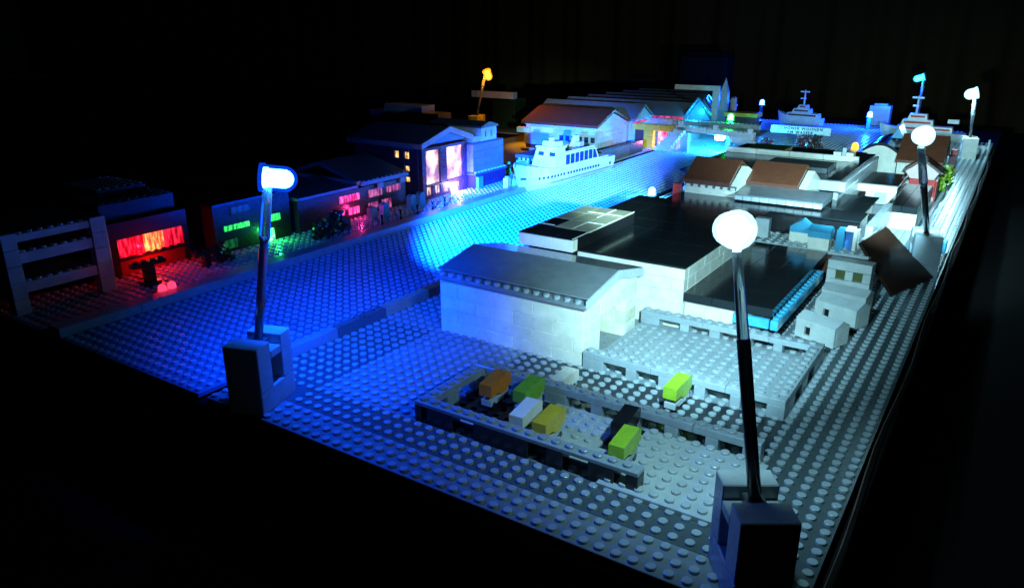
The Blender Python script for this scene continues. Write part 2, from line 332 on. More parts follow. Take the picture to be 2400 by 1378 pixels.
B(t, 'upper_wall', -32, -8.7, 61.2, 66.2, 0.02, 5.8, black); B(t, 'side_wall', -35.8, -30.1, 33.5, 61, .02, 5.8, black)
B(t, 'wall_panel', -30, -19, 55.9, 57, .02, 5.8, white)
B(t, 'parapet_cube', -18.8, -17.2, 55, 56, 4.2, 6.4, lgrey)
t = T('solar_roof_block', 'raised block with smooth dark panels and pale seams on the black hall roof', 'roof block', (0, 0, 0), 0)
wall(t, 'x', -36.1, -29.8, 32.0, 33.0, 6.01, 1, white); B(t, 'wall_panel', -30.8, -29.8, 33.02, 46.2, 6.01, 7.2, black); B(t, 'wall_panel', -36.1, -35.1, 33.02, 46.2, 6.01, 7.2, black)
solar = mat('glare_panel', (.42, .39, .24), rough=.5)  # pale tone paints the glare reflected off the rear panels
for i in range(3):
    for j in range(4):
        B(t, 'solar_panel', -36.1 + i * 2.1 + .02, -36.1 + (i + 1) * 2.1 - .02, 32 + j * 3.55 + .02, 32 + (j + 1) * 3.55 - .02, 7.21, 7.34, solar if (j > 1 or (j == 1 and i > 0)) else rblack, bev=.03)
for (x0, x1, y0, y1) in [(-29.9, -29.78, 32, 46.2), (-34.2, -30, 43.4, 43.55), (-32.1, -32.0, 41.5, 46.1), (-31.9, -29.9, 39.0, 39.12), (-36.0, -34.2, 36.0, 36.1), (-32.0, -31.9, 36, 39)]:
    B(t, 'pale_edge_strip', x0, x1, y0, y1, 7.345, 7.40, white, bev=.01)

# ---------------------------------------------------------------- annex with blue canopy
t = T('annex_building', 'low white annex with flat black roof and blue canopy beside the hall', 'annex', (0, 0, 0), 0)
wall(t, 'x', -18.78, -12.5, 34.0, 35.0, 0, 2, white)
B(t, 'brick', -18.78, -12.5, 34.0, 35, 2.41, 2.75, white)
B(t, 'door_post', -12.1, -11.7, 34.3, 34.9, .02, 2.7, cream)
B(t, 'door_recess', -11.6, -10.6, 35, 36, .02, 2.6, black)
wall(t, 'y', 36.1, 55, -12.6, -11.6, 0, 2, dgrey)
roof_tiles(t, -18.77, -10.6, 33.4, 55, 2.8, 3.6, rblack, 3, 5)
tr = mat('trans_blue', (.06, .4, .62), rough=.12)
for (x0, x1, y0, y1) in [(-13.9, -10.7, 32.9, 33.38), (-10.59, -9.9, 32.9, 38.9), (-10.59, -9.9, 38.95, 44.9), (-10.59, -9.9, 44.95, 50.5)]:
    B(t, 'canopy_beam', x0, x1, y0, y1, 1.85, 2.75, tr, bev=.06)
studs(t, [(-10.25, 33.5 + i, 2.75) for i in range(17)], tr, n=8, r=.28)

# stud strip with blue and white blocks
t = T('roof_terrace', 'narrow pale studded terrace ledge between the black roofs', 'terrace', (0, 0, 0), 0)
B(t, 'terrace_plate', -19.8, -6.3, 55.4, 60.4, 3.25, 3.6, lgrey); studs(t, grid(-19.8, -6.8, 55.4, 60.4, 3.6), lgrey, n=8)
B(t, 'terrace_wall', -19.7, -6.4, 55.6, 56.5, .02, 3.24, rbrown); B(t, 'terrace_wall', -19.7, -6.4, 56.6, 60.3, .02, 3.24, black)
def kiosk(label, x, y, z, kind):
    k = T('kiosk', label, 'kiosk', (x, y, z), 0, 'small blue and white blocks on the terrace')
    if kind == 0:
        wall(k, 'x', 0, 2.4, 0, 1.8, 0, 1, white, L=3); prism(k, 'roof', [(0, 1.21), (0, 1.8), (1.2, 2.6), (2.4, 1.8), (2.4, 1.21)], 0, 1.8, azure, axis='y')
    elif kind == 1:
        B(k, 'wall', 0, 2.2, 0, 1.6, -.9, 1.3, white); prism(k, 'roof', [(-.1, 1.31), (-.1, 2.0), (.9, 2.6), (1.9, 2.0), (1.9, 1.31)], -.1, 2.3, azure)
    else:
        B(k, 'wall', 0, .8, 0, 1.8, 0, 2.3, azure); B(k, 'back_wall', .82, 1.7, .9, 1.8, 0, 2.2, blue); B(k, 'door_frame', 1.72, 2.1, 0, 1.8, 0, 2.3, white); B(k, 'lintel', .82, 1.7, 0, 1.8, 2.22, 2.5, white)
kiosk('small white block with pitched blue roof, leftmost on the studded terrace', -15.4, 57.2, 3.6, 0)
kiosk('white block with blue roof, second on the studded terrace, standing taller', -12.9, 55.5, 3.6, 1)
kiosk('open blue cabin with white door frame, rightmost on the studded terrace', -10.2, 56.3, 3.6, 2)

# ---------------------------------------------------------------- yards and low foundation walls
def lowwall(par, axis, a0, a1, f0, f1, op, m=grey, z=1.6, zo=1.05, mb=None):
    mb = mb or m; cap = zo if mb is m else 1.3
    """one course with openings, then a capping plate with studs"""
    cuts = sorted(op); s = a0
    for (p, q) in cuts + [(a1, a1)]:
        if p > s + .02:
            if axis == 'x': B(par, 'brick', s + .01, p - .01, f0, f1, .01, cap, mb)
            else: B(par, 'brick', f0, f1, s + .01, p - .01, .01, cap, mb)
        s = q
    x = a0
    while x < a1 - .1:
        e = min(x + 6, a1)
        if a1 - e < 1.5: e = a1
        if axis == 'x': B(par, 'capping_brick', x + .01, e - .01, f0, f1, cap + .005, z, m)
        else: B(par, 'capping_brick', f0, f1, x + .01, e - .01, cap + .005, z, m)
        x = e
    c = (f0 + f1) / 2; n = int(a1 - a0)
    if axis == 'x': studs(par, [(a0 + .5 + i, c, z) for i in range(n)], m, n=12)
    else: studs(par, [(c, a0 + .5 + i, z) for i in range(n)], m, n=12)
t = T('foundation_wall', 'raised grey foundation with low walls and slot openings in front of the hall', 'foundation', (0, 0, 0), 0, 'low grey walled yards')
lowwall(t, 'x', -22.3, -5.9, 20.4, 21.4, [(-20.4, -18.4), (-17.5, -15.6), (-14.6, -12.7), (-11.8, -9.9), (-9.1, -7.2)])
lowwall(t, 'x', -22.3, -5.9, 32.0, 33.0, [(-20.4, -18.4), (-17.5, -15.6), (-14.6, -12.7), (-11.8, -9.9), (-9.1, -7.2)])
lowwall(t, 'y', 21.45, 31.95, -6.9, -5.9, [(23.5, 25.5), (27.5, 29.5)])
B(t, 'yard_plate', -22.2, -6.95, 21.45, 31.95, .02, .45, grey); studs(t, grid(-22, -7, 21.5, 31.5, .45), grey, n=10)
t = T('car_park_wall', 'low dark studded wall round the car park at the front of the model', 'wall', (0, 0, 0), 0, 'low grey walled yards')
lowwall(t, 'x', -28.2, -10.8, 6.0, 7.0, [(-27.6, -27.1), (-24.8, -23.0), (-18.6, -17.2), (-16.0, -14.2), (-12.4, -11.6)], m=grey, mb=mat('unlit_brick', (.02, .02, .022)))  # unlit front face is put into the colour: near-black bricks under grey capping
lowwall(t, 'y', 7.05, 13.4, -28.2, -27.2, [(7.6, 8.6), (10, 12)])
lowwall(t, 'x', -28.2, -5.6, 13.45, 14.35, [(-26.6, -24.8), (-23.4, -21.8), (-19.9, -17.9), (-17.0, -15.1), (-14.1, -12.2), (-11.2, -9.3), (-8.4, -6.8)])
for (x0, x1, y0, y1) in [(-20.6, -15.2, 7.1, 13.4), (-13.4, -5, 5.6, 13.4), (-27.2, -20.6, 7.1, 8.6), (-15.2, -13.4, 7.1, 9.4)]:
    pl = B(t, 'yard_plate', x0 + .01, x1 - .01, y0, y1, .02, .36, lgrey); studs(t, grid(x0 + .1, x1, y0 + .1, y1 - .2, .36), lgrey, n=12)
B(t, 'yard_plate', -27.2, -20.6, 8.62, 13.4, .02, .2, black); B(t, 'yard_plate', -15.2, -13.41, 9.42, 13.4, .02, .2, black)

# ---------------------------------------------------------------- toy lorries in the yards
def lorry(label, x, y, rz, body, L=2.9, W=1.05, z0=.36, kind=0):
    k = T('lorry', label, 'toy lorry', (x, y, z0), rz, 'toy lorries in the yards')
    # body seen from the side: the rear overhangs, the front end is cut in underneath
    prof = [(0, 1.05), (.9, 1.05), (1.5, .75), (2.3, .75), (2.35, .95), (L, 1.1), (L, 1.95), (L - .35, 2.15), (0, 1.95)]
    if kind: prof = [(0, .45), (L, .45), (L, 1.35), (L - .3, 1.5), (0, 1.5)]
    bmz = prism(k, 'container', prof, -W / 2, W / 2, body)
    B(k, 'chassis', -W / 2 + .08, W / 2 - .08, .1, L - .3, .22, .44 if kind else .72, lgrey)
    if not kind: B(k, 'cab', -W / 2 + .04, W / 2 - .04, L - 1.0, L - .3, .3, 1.04, lgrey)
    for yy in (.45, L - .75):
        for s in (-1, 1): cyl(k, 'wheel', (s * W / 2 - s * .02, yy, .24), (s * (W / 2 - .3), yy, .24), .24, black, n=10)
    return k
lorry('toy lorry with orange container, in the left corner of the car park', -24.5, 9.6, R(4), orange)
lorry('toy lorry with mid green container, beside the orange one in the car park', -21.9, 10.1, R(2), mat('green_plastic', (.2, .42, .03)))
lorry('toy lorry with plain white container, left of the yellow one in the car park', -20.1, 6.9, R(4), white)
lorry('toy lorry with yellow container, in the middle of the car park', -18.3, 6.9, R(2), yellow)
lorry('toy lorry with black container, against the far wall of the car park', -13.9, 9.7, R(5), black)
lorry('toy lorry with lime container, rightmost in the car park by its dark front wall', -12.8, 7.1, R(3), lime)
lorry('toy lorry with lime container, alone on the dark road by the foundation wall', -13.3, 17.0, R(-2), lime, z0=.1)
lorry('plain white toy lorry on the dark road near the warehouse corner', -21.4, 14.4, R(2), white, z0=.1, kind=1, W=1.0, L=3.0)

# ---------------------------------------------------------------- small white cabins beside the right strip
cabin_m = mat('cabin_grey_white', (.5, .53, .5))
def cabin(label, x, y, rz, L, W, H, z0=0, windows=1):
    k = T('cabin', label, 'cabin', (x, y, z0), rz, 'white cabins beside the right hand strip')
    # long wall split round the dark openings
    op = [(.9, 1.5)] if windows == 1 else [(.75, 1.55), (2.35, 3.15)]
    s = 0
    for (p, q) in op + [(L, L)]:
        B(k, 'wall', s, p, 0, .35, .25, H * .9, cabin_m, bev=.02)
        if q < L: B(k, 'wall', p, q, 0, .35, H * .62, H * .9, cabin_m, bev=.02); B(k, 'wall', p, q, 0, .35, .25, H * .28, cabin_m, bev=.02); B(k, 'window', p + .02, q - .02, .25, .33, H * .28, H * .62, black, bev=.01)
        s = q
    B(k, 'wall', L - .35, L, .36, W, .25, H * .9, cabin_m, bev=.02); B(k, 'wall', 0, .35, .36, W, .25, H * .9, cabin_m, bev=.02); B(k, 'wall', .36, L - .36, W - .35, W, .25, H * .9, cabin_m, bev=.02)
    prism(k, 'roof', [(-.02, H * .9), (W * .5, H * 1.12), (W + .02, H * .9)], -.02, L + .02, lgrey)
    B(k, 'skid', .2, L - .2, .3, W - .3, 0, .24, black); return k
cabin('small white cabin with one dark window, nearest of the row by the foundation', -9.3, 37.0, R(-22), 3.9, 2.2, 2.3)
cabin('small white cabin with one dark window, second of the row, touching a plain one behind', -8.9, 42.6, R(-20), 4.2, 2.4, 2.4)
k = T('cabin', 'windowless long white cabin between the second cabin and the two-window block', 'cabin', (-9.2, 46.6, 0), R(-8), 'white cabins beside the right hand strip')
B(k, 'wall', 0, 4.3, 0, 2.4, .05, 2.0, cabin_m); prism(k, 'roof', [(-.05, 2.01), (1.2, 2.5), (2.45, 2.01)], -.05, 4.35, lgrey)
k = T('cabin', 'tall white cabin block with two square dark windows in its front', 'cabin', (-9.6, 50.2, 0), R(-4), 'white cabins beside the right hand strip')
for (a, b, c, d) in [(0, 4.3, .02, 2.2), (0, .9, 2.22, 3.2), (1.8, 2.6, 2.22, 3.2), (3.5, 4.3, 2.22, 3.2), (0, 4.3, 3.22, 4.2)]: B(k, 'wall', a + .01, b - .01, 0, 1.6, c, d - .02, cabin_m)
for a in (.9, 2.6): B(k, 'window', a, a + .9, .5, .7, 2.2, 3.2, mat('olive_pane', (.1, .11, .04), rough=.1), bev=0)

# tilted brown slab leaning on the lamp base
k = T('leaning_panel', 'big dark brown panel leaning askew against the lamp base on the right', 'panel', (0, 0, 0))
vs = [Vector(v) for v in [(-6.3, 62.8, 5.2), (-7.9, 56.4, 4.6), (-3.6, 53.2, .3), (-.75, 62.3, .3)]]
nrm = (vs[1] - vs[0]).cross(vs[2] - vs[0]).normalized() * .35
M(k, 'panel', vs + [v + nrm for v in vs], [(0, 1, 2, 3), (4, 5, 6, 7), (0, 1, 5, 4), (1, 2, 6, 5), (2, 3, 7, 6), (3, 0, 4, 7)], mat('dark_brown_tile', (.03, .013, .008), rough=.3))
for q in (0.0, .5): 
    a = vs[0].lerp(vs[1], .2 + q * .3) - nrm * .05; b = vs[0].lerp(vs[1], .75 + q * .2); cyl(k, 'clip', a + Vector((0, 0, .25)), b + Vector((0, 0, .3)), .09, lgrey, n=8)

# ---------------------------------------------------------------- brown-roofed houses on the black roof
def ridgehouse(par, x0, x1, y0, y1, z0, eave, ridge, wm, rm, courses, th=.5, over=.25, ends=True, studline=True, ry=None):
    n = courses; h = (eave - z0) / n; ry = ry or (y0 + y1) / 2
    wall(par, 'x', x0, x1, y0, y0 + .9, z0, n, wm, h=h)
    wall(par, 'x', x0, x1, y1 - .9, y1, z0, n, wm, h=h, L=8)
    B(par, 'side_wall', x0, x0 + .9, y0 + .92, y1 - .92, z0, eave - .01, wm); B(par, 'side_wall', x1 - .9, x1, y0 + .92, y1 - .92, z0, eave - .01, wm)
    for (a, b) in ((x0, x0 + .9), (x1 - .9, x1)): prism(par, 'gable_wall', [(y0, eave), (y1, eave), (ry, ridge - .25)], a, b, wm)
    s = (ridge - eave) / (ry - y0); e0 = eave - over * s * .5
    prism(par, 'roof_slope', [(y0 - over, e0 + .1), (y0 - over, e0 + .1 + th), (ry, ridge + th), (ry, ridge)], x0 - .3, x1 - .95, rm)
    prism(par, 'roof_slope', [(y1 + over, e0 + .1), (y1 + over, e0 + .1 + th), (ry, ridge + th), (ry, ridge)], x0 - .3, x1 - .95, rm)
    if studline:
        B(par, 'eaves_gap_shade', x0 + .05, x1 - .05, y0 - .04, y0 - .005, eave - .42, eave + .1, dgrey, bev=0)  # dark strip paints the shade behind the eaves studs
        for i in range(int(x1 - x0)): B(par, 'eaves_stud', x0 + .2 + i, x0 + .78 + i, y0 - .22, y0 - .045, eave - .42, eave - .08, wm)
t = T('brown_roofed_house', 'white house with brown ridged roof and red corner post, left of a pair', 'house', (0, 0, 0), 0, 'brown roofed houses on the black hall roof')
ridgehouse(t, -31.6, -24.6, 66.2, 76, 5.2, 7.3, 9.7, white, brown, 2, ry=70.5)
B(t, 'corner_post', -32.9, -32.0, 65.2, 66.1, 4.2, 7.2, red, label='red corner post')
t = T('brown_roofed_house', 'longer white house with reddish brown roof, right of a pair on the black roof', 'house', (0, 0, 0), 0, 'brown roofed houses on the black hall roof')
ridgehouse(t, -24.5, -17.0, 70.2, 79, 5.0, 7.1, 9.2, white, brown, 2, ry=74.6)
t = T('lean_to_roof', 'long low grey ledge roof in front of the right hand brown roofed house', 'roof', (0, 0, 0))
prism(t, 'roof', [(64.6, 6.3), (64.6, 6.85), (70, 7.25), (70, 6.3)], -24.3, -13.6, roofgrey)
for i in range(10): B(t, 'eaves_brick', -24.2 + i * 1.06, -24.2 + i * 1.06 + 1.0, 64.2, 64.58, 6.2, 6.72, lgrey)
B(t, 'support', -24, -14, 65, 69.9, 6.01, 6.29, dgrey)
t = T('flat_roofed_building', 'flat black roofed building with white parapets behind the brown roofed houses', 'building', (0, 0, 0))
wall(t, 'x', -17.0, -13.6, 78, 79, 5.9, 1, lgrey, h=1.35); B(t, 'roof', -17, -15.2, 79, 112, 6.2, 6.5, rblack); B(t, 'wall_core', -17, -15.4, 79.02, 112, .02, 6.18, black)
wall(t, 'y', 79.1, 112, -15.2, -14.6, 2.6, 3, lgrey, L=5)
B(t, 'roof', -38.5, -17.1, 82, 116, 5.8, 6.1, rblack); B(t, 'wall_core', -38, -17.2, 83, 116, .02, 5.78, black)
for i in range(4): B(t, 'parapet', -38.4 + i * 5.5, -38.4 + i * 5.5 + 5.45, 103.5, 104.2, 6.12, 7.0, white)
B(t, 'skylight', -28, -18.5, 90, 97, 6.12, 6.9, dgrey); B(t, 'skylight', -35.5, -29, 106, 112, 6.12, 6.8, dgreen)
t = T('wall_block', 'bright white wall block with framed doorway on the near end of the far right roofs', 'building', (0, 0, 0))
for (a, b, c, d) in [(-16.3, -9.2, 3.2, 4.3), (-13.4, -12.1, 1.4, 3.18), (-10.5, -9.2, 1.4, 3.18)]: B(t, 'brick', a, b, 95, 95.9, c, d, white)
B(t, 'door_panel', -12.08, -10.52, 95.3, 95.9, 1.4, 3.18, lgrey); B(t, 'roof', -16.3, -9.2, 96, 108, 3.9, 4.2, rblack); B(t, 'roof', -15, -9, 88, 94.9, .6, 1.35, rblack)
B(t, 'brick', -16.3, -15.6, 80, 94.9, 1.0, 3.1, lgrey)
t = T('flat_block', 'white brick block with glossy black roof beside the right hand strip, behind the leaning panel', 'building', (0, 0, 0))
wall(t, 'x', -9.0, -5.2, 86, 87, 0, 2, white, L=2); wall(t, 'y', 70, 85.9, -9.3, -8.4, 1.2, 2, lgrey, L=5); wall(t, 'y', 87.1, 104, -6.2, -5.3, 0, 2, white, L=4)
for i in range(2):
    for j in range(3): B(t, 'roof_tile', -9.2 + i * 2, -9.2 + i * 2 + 1.97, 85.7 + j * 6.2, 85.7 + j * 6.2 + 6.17, 2.42, 3.4, rblack)
t = T('crate_stack', 'low blue blocks either side of the lamp base behind the leaning panel', 'block', (0, 0, 0)); B(t, 'block', -6.2, -4.0, 65.4, 67, 1, 2.6, azure); B(t, 'block', -1.6, -.2, 69, 71, 1.6, 3, azure)
# pink gabled house, brown roofed house and arched hall
t = T('pink_gabled_house', 'small house with pale pink gable and red sill beside the right hand strip', 'house', (0, 0, 0))
B(t, 'wall', -9.0, -5.2, 108, 109, 1.0, 3.6, red); prism(t, 'gable_wall', [(-9.8, 4.8), (-7.5, 6.6), (-4.9, 4.8), (-5.5, 3.7), (-9.0, 3.7)], 107.8, 108.6, pink, axis='y'); B(t, 'base_wall', -9, -5, 109.1, 112, 0.02, 3.6, pink)
prism(t, 'roof_slope', [(-7.5, 6.6), (-7.5, 6.95), (-4.4, 4.9), (-4.6, 4.6)], 107.9, 113, rbrown, axis='y')
prism(t, 'roof_slope', [(-7.5, 6.6), (-7.5, 6.95), (-10.3, 4.9), (-10.0, 4.7)], 108.7, 113, rbrown, axis='y'); B(t, 'downpipe', -5.1, -4.9, 107.3, 107.5, 0, 3.6, red)
t = T('large_brown_roofed_house', 'white house with big steep brown roof and small window behind the pink gable', 'house', (0, 0, 0))
for (a, b, c, d) in [(-12.6, -11.2, .1, 4.5), (-11.18, -10.2, .1, 2.9), (-11.18, -10.2, 3.7, 4.5), (-10.18, -5.7, .1, 4.5)]: B(t, 'wall', a, b, 120, 120.9, c, d, white)
B(t, 'window', -11.16, -10.22, 120.3, 120.5, 2.9, 3.7, grey, bev=0); prism(t, 'roof_slope', [(119.6, 4.3), (119.6, 4.8), (126, 8.7), (126, 8.1)], -12.9, -5.4, brown); prism(t, 'roof_slope', [(132.4, 4.3), (132.4, 4.8), (126, 8.7), (126, 8.1)], -12.9, -5.4, brown)
B(t, 'side_wall', -6.2, -5.7, 121, 132, .1, 4.4, white); prism(t, 'gable_wall', [(120, 4.41), (132, 4.41), (126, 8.0)], -6.2, -5.7, white)
B(t, 'side_wall', -12.6, -12.1, 121, 132, .1, 4.4, white); prism(t, 'gable_wall', [(120, 4.41), (132, 4.41), (126, 8.0)], -12.6, -12.1, white)
t = T('arched_hall', 'bright white hall end with dark shallow arched roof beyond the black roofs', 'hall', (0, 0, 0))
arc = [(-19.1 + 5.9 * i / 8, 5.2 + 1.3 * math.sin(math.pi * i / 8)) for i in range(9)]
prism(t, 'end_wall', [(-13.2, 1.2), (-19.1, 1.2)] + arc, 124, 125, white, axis='y')
prism(t, 'roof', [(x * 1.0 + (0), z + .55) for x, z in arc] + [(x, z + .02) for x, z in reversed(arc)], 123.6, 139, black, axis='y')
B(t, 'side_wall', -19, -18.4, 125.02, 138, .1, 5.2, white); B(t, 'side_wall', -13.9, -13.3, 125.02, 138, .1, 5.2, white)
for i in range(3): B(t, 'base_brick', -19.1 + i * 2, -19.1 + i * 2 + 1.96, 123.2, 123.9, 1.0, 1.7, lgrey)
prism(t, 'roof_gablet', [(-15.6, 7.1), (-14.5, 9.2), (-13.4, 7.1)], 131, 137, azure, axis='y')
# white box and things near the yellow lamp
t = T('rooftop_box', 'small white box split by a dark post in front of the yellow bulb', 'box', (0, 0, 0)); B(t, 'box_half', -20.5, -19.3, 104, 106, 6.2, 7.5, white); B(t, 'box_half', -18.5, -17.4, 104, 106, 6.2, 7.5, white); B(t, 'post', -19.2, -18.6, 104.3, 105, 6.2, 8.2, lgrey)
# lime bush
def bush(label, x, y, m, H=3, W=1.6, n=60, stem=None, name='bush'):
    t = T(name, label, name, (x, y, 0)); vs = []; fs = []
    cyl(t, 'stem', (0, 0, 0), (0, 0, H * .6), .18, stem or dgreen, n=6, r2=.1)
    for i in range(n):
        a = random.uniform(0, 6.28); z = random.uniform(.12, 1) * H; q = W * .5 * random.uniform(.35, 1) * (1.15 - .6 * (z / H))
        c = Vector((q * math.cos(a), q * math.sin(a), z)); s = random.uniform(.22, .42); d = Vector((math.cos(a), math.sin(a), random.uniform(-.2, .8))).normalized()
        u = d.orthogonal().normalized(); v = d.cross(u); b = len(vs)
        vs += [c + u * s, c + v * s, c - u * s, c - v * s, c + d * s * 1.3, c - d * s * .4]
        for (i0, i1) in ((0, 1), (1, 2), (2, 3), (3, 0)): fs += [(b + i0, b + i1, b + 4), (b + i1, b + i0, b + 5)]
    M(t, 'leaves', vs, fs, m, kind='stuff'); return t
for i, (x, y, h) in enumerate([(-5.3, 118, 3.2), (-4.9, 124, 3.4), (-4.9, 130, 3.0)]):
    bush(['lime green bush nearest the pink gabled house', 'lime green bush in the middle of the three by the strip', 'lime green bush farthest along the strip by the red block'][i], x, y, lime, h, 2.2)
t = T('parked_cars_block', 'dark red block beyond the lime bushes at the far end of the strip', 'block', (0, 0, 0)); B(t, 'block', -6.3, -5, 146, 150, 0, 2.6, dred); B(t, 'block_top', -6.2, -5.1, 147, 149, 2.62, 3.6, red)
t = T('dark_shed', 'dark brown shed wall between the far lamp and the brown roofed house', 'shed', (0, 0, 0)); B(t, 'wall', -10, -7, 140, 146, 0, 5, rbrown); B(t, 'door_frame', -6.9, -6.5, 140, 140.6, 0, 5, lgrey)
t = T('edge_rail', 'small upright white pieces at the far end of the right hand strip', 'rail', (0, 0, 0)); B(t, 'post', -.9, -.5, 178, 178.4, 0, 2.4, lgrey); B(t, 'post', -1.6, -1.2, 176, 176.4, 0, 1.2, lgrey); B(t, 'rail_bar', -3, -.5, 180, 180.4, 0, .8, lgrey)
B(t, 'post', -3.2, -2.7, 164, 164.5, 0, 4.6, lgrey)
# cable along the right edge
t = tube(None, 'cable', [(.35 + .15 * math.sin(i * .9), i * 4.0, .05 + .05 * math.sin(i * 1.7)) for i in range(48)], [.05] * 48, mat('copper_wire', (.12, .08, .06), rough=.4), n=6); tag(t, 'thin bare wire running along the right edge of the baseplates', 'cable')

# ---------------------------------------------------------------- left bank
t = T('open_frame_building', 'open grey frame with studded floor beams at the near left end of the quay', 'frame building', (0, 0, 0))
for (y0, y1) in ((.6, 2.0), (9.2, 10.8)):
    for z in range(5): B(t, 'column_brick', -75.4, -74.2, y0, y1, z * 1.64 + .01, z * 1.64 + 1.62, lgrey)
for (z0, z1) in ((2.1, 3.15), (5.05, 6.1), (7.2, 7.95)):
    B(t, 'floor_beam', -75.2, -74.4, 2.02, 9.18, z0, z1, lgrey); studs(t, [(-74.8, 2.5 + i, z1) for i in range(7)], lgrey, n=8)
for (z0, z1) in ((2.4, 3.0), (5.3, 6.0), (7.3, 7.9)): B(t, 'floor_slab', -84, -75.45, .7, 10.7, z0, z1, dgrey)
for y in (.7, 9.6): B(t, 'rear_column', -84, -83, y, y + 1, 0, 7.9, grey)
B(t, 'rear_wall', -85, -84.05, .7, 10.7, 0, 7.9, black)
t = T('red_lit_building', 'black tower building with a wide window band glowing red', 'building', (0, 0, 0))
B(t, 'wall', -85, -77.6, 12.2, 22.4, 4.35, 6.3, black); B(t, 'wall', -85, -77.6, 12.2, 13.5, 0, 4.33, black); B(t, 'wall', -85, -77.6, 21.75, 22.4, 0, 4.33, black)
B(t, 'wall', -85, -77.8, 13.52, 21.73, 0, 2.0, mat('dark_red_trans', (.2, .01, .01), rough=.15)); B(t, 'upper_storey', -85, -79, 12.8, 22, 6.32, 8.2, mat('blue_grey_dark', (.03, .035, .06)))
B(t, 'window_sill', -78.4, -77.4, 13.5, 21.75, 1.9, 2.1, black); studs(t, [(-77.9, 17 + i, 2.1) for i in range(5)], black, n=8)
studs(t, grid(-85, -79, 13, 22, 8.2), dgrey, n=6); B(t, 'roof_tower', -90, -82, 14.5, 20.5, 8.22, 9.2, black); studs(t, grid(-90, -82, 14.5, 20.5, 9.2), grey, n=6)
rw = prism(t, 'window', [(13.5, 2.1), (21.75, 2.1), (21.75, 2.16), (13.5, 2.16)], -78.05, -77.7, black)
for i in range(13):
    y = 13.55 + i * .63; hot = 5 <= i <= 8
    e = emat('red_window_hot' if hot else 'red_window', (1.0, .1, .04) if hot else (.9, .004, .03), 2.2 if hot else 1.2, (1.5, 3.4, .8), (1, .42, .1) if hot else (1, .03, .09))
    B(rw, 'window_pane', -78.0, -77.75, y + .02, y + .61, 2.17, 4.3, e, bev=.03)
plight(t, (-76.0, 17, 2.6), (1, .005, .02), 900, .12)  # added point light before the panes, carries the red glow outward
k = T('loading_crane', 'black T-shaped crane standing on the quay before the red lit windows', 'crane', (-72.4, 13.6, 0)); B(k, 'mast', -.5, .5, -.5, .5, 0, 2.3, black); B(k, 'mast_foot', -.8, .8, -.9, .9, 0, .6, black)
B(k, 'jib', -.5, .5, -1.9, 1.9, 2.32, 2.8, black); studs(k, [(0, -1.4 + i, 2.8) for i in range(4)], black, n=8)
k = T('loading_crane', 'second lower black crane arm near the dark end of the red building', 'crane', (-73, 21.2, 0)); B(k, 'mast', -.4, .4, -.4, .4, 0, 1.6, black); B(k, 'jib', -.4, .4, -1.6, 1.6, 1.62, 2.1, black); studs(k, [(0, -1 + i, 2.1) for i in range(3)], black, n=8)
k = T('red_glint', 'two small red domes standing in for reflected glints on the quay edge below the crane', 'glint', (-67.0, 12.1, 1.0)); gl = emat('red_glint_glow', (1, .03, .08), 2.5)
for y in (-.5, .6): bulb(k, (0, y, .25), (0, 0, 1), .42, .9, gl, 'glint_dome')  # glow paints red light caught by small reflective pieces, no lamp here
t = T('green_lit_building', 'dark brown building with narrow windows glowing green behind the left lamp', 'building', (0, 0, 0))
dk = mat('dark_brown_brick', (.03, .012, .01))
B(t, 'wall', -86, -76.2, 25, 37, 0, 6, dk); B(t, 'roof', -86.3, -75.9, 24.8, 37.2, 6.02, 6.4, black)
ge = emat('green_window', (.03, 1, .15), 1.7, (1.5, 4.2, .8), (.08, 1, .25)); gd = emat('green_window_dim', (.02, .3, .08), .35, (1.5, 2.0, .8))
for (y0, y1, z0, z1, e, n) in [(26.3, 30.2, 2.75, 3.4, ge, 5), (32.6, 35.2, 2.6, 3.5, ge, 4), (32.3, 34.0, .05, 1.7, emat('green_door', (.08, 1, .3), 2.2, (1, 2, 1), (.5, 1, .6)), 2), (26.2, 28.1, .5, 1.6, gd, 3), (27.6, 30.4, 4.7, 5.6, emat('green_window_faint', (.02, .12, .09), .12), 3)]:
    wn = prism(t, 'window', [(y0 - .05, z0 - .06), (y1 + .05, z0 - .06), (y1 + .05, z0), (y0 - .05, z0)], -76.3, -76.0, dk)
    for i in range(n): B(wn, 'window_pane', -76.25, -76.05, y0 + (y1 - y0) * i / n + .04, y0 + (y1 - y0) * (i + 1) / n - .04, z0, z1, e, bev=.02)
plight(t, (-74.6, 33.2, 1.2), (.02, 1, .15), 550, .12)  # added light outside the door, spreads the green window glow on the quay
t = T('pink_lit_building', 'long dark two storey building with pink glowing windows and sloping blue-lit roof', 'building', (0, 0, 0))
B(t, 'wall', -92, -75.8, 38, 60.2, 0, 4.4, mat('plum_brick', (.04, .02, .03)))
pk = emat('pink_window', (1, .03, .3), 1.7, (1.5, 4.2, .7), (1, .16, .55)); pd = emat('pink_window_dim', (.45, .05, .2), 1.0, (1.5, 2.2, .7), (.7, .2, .45))
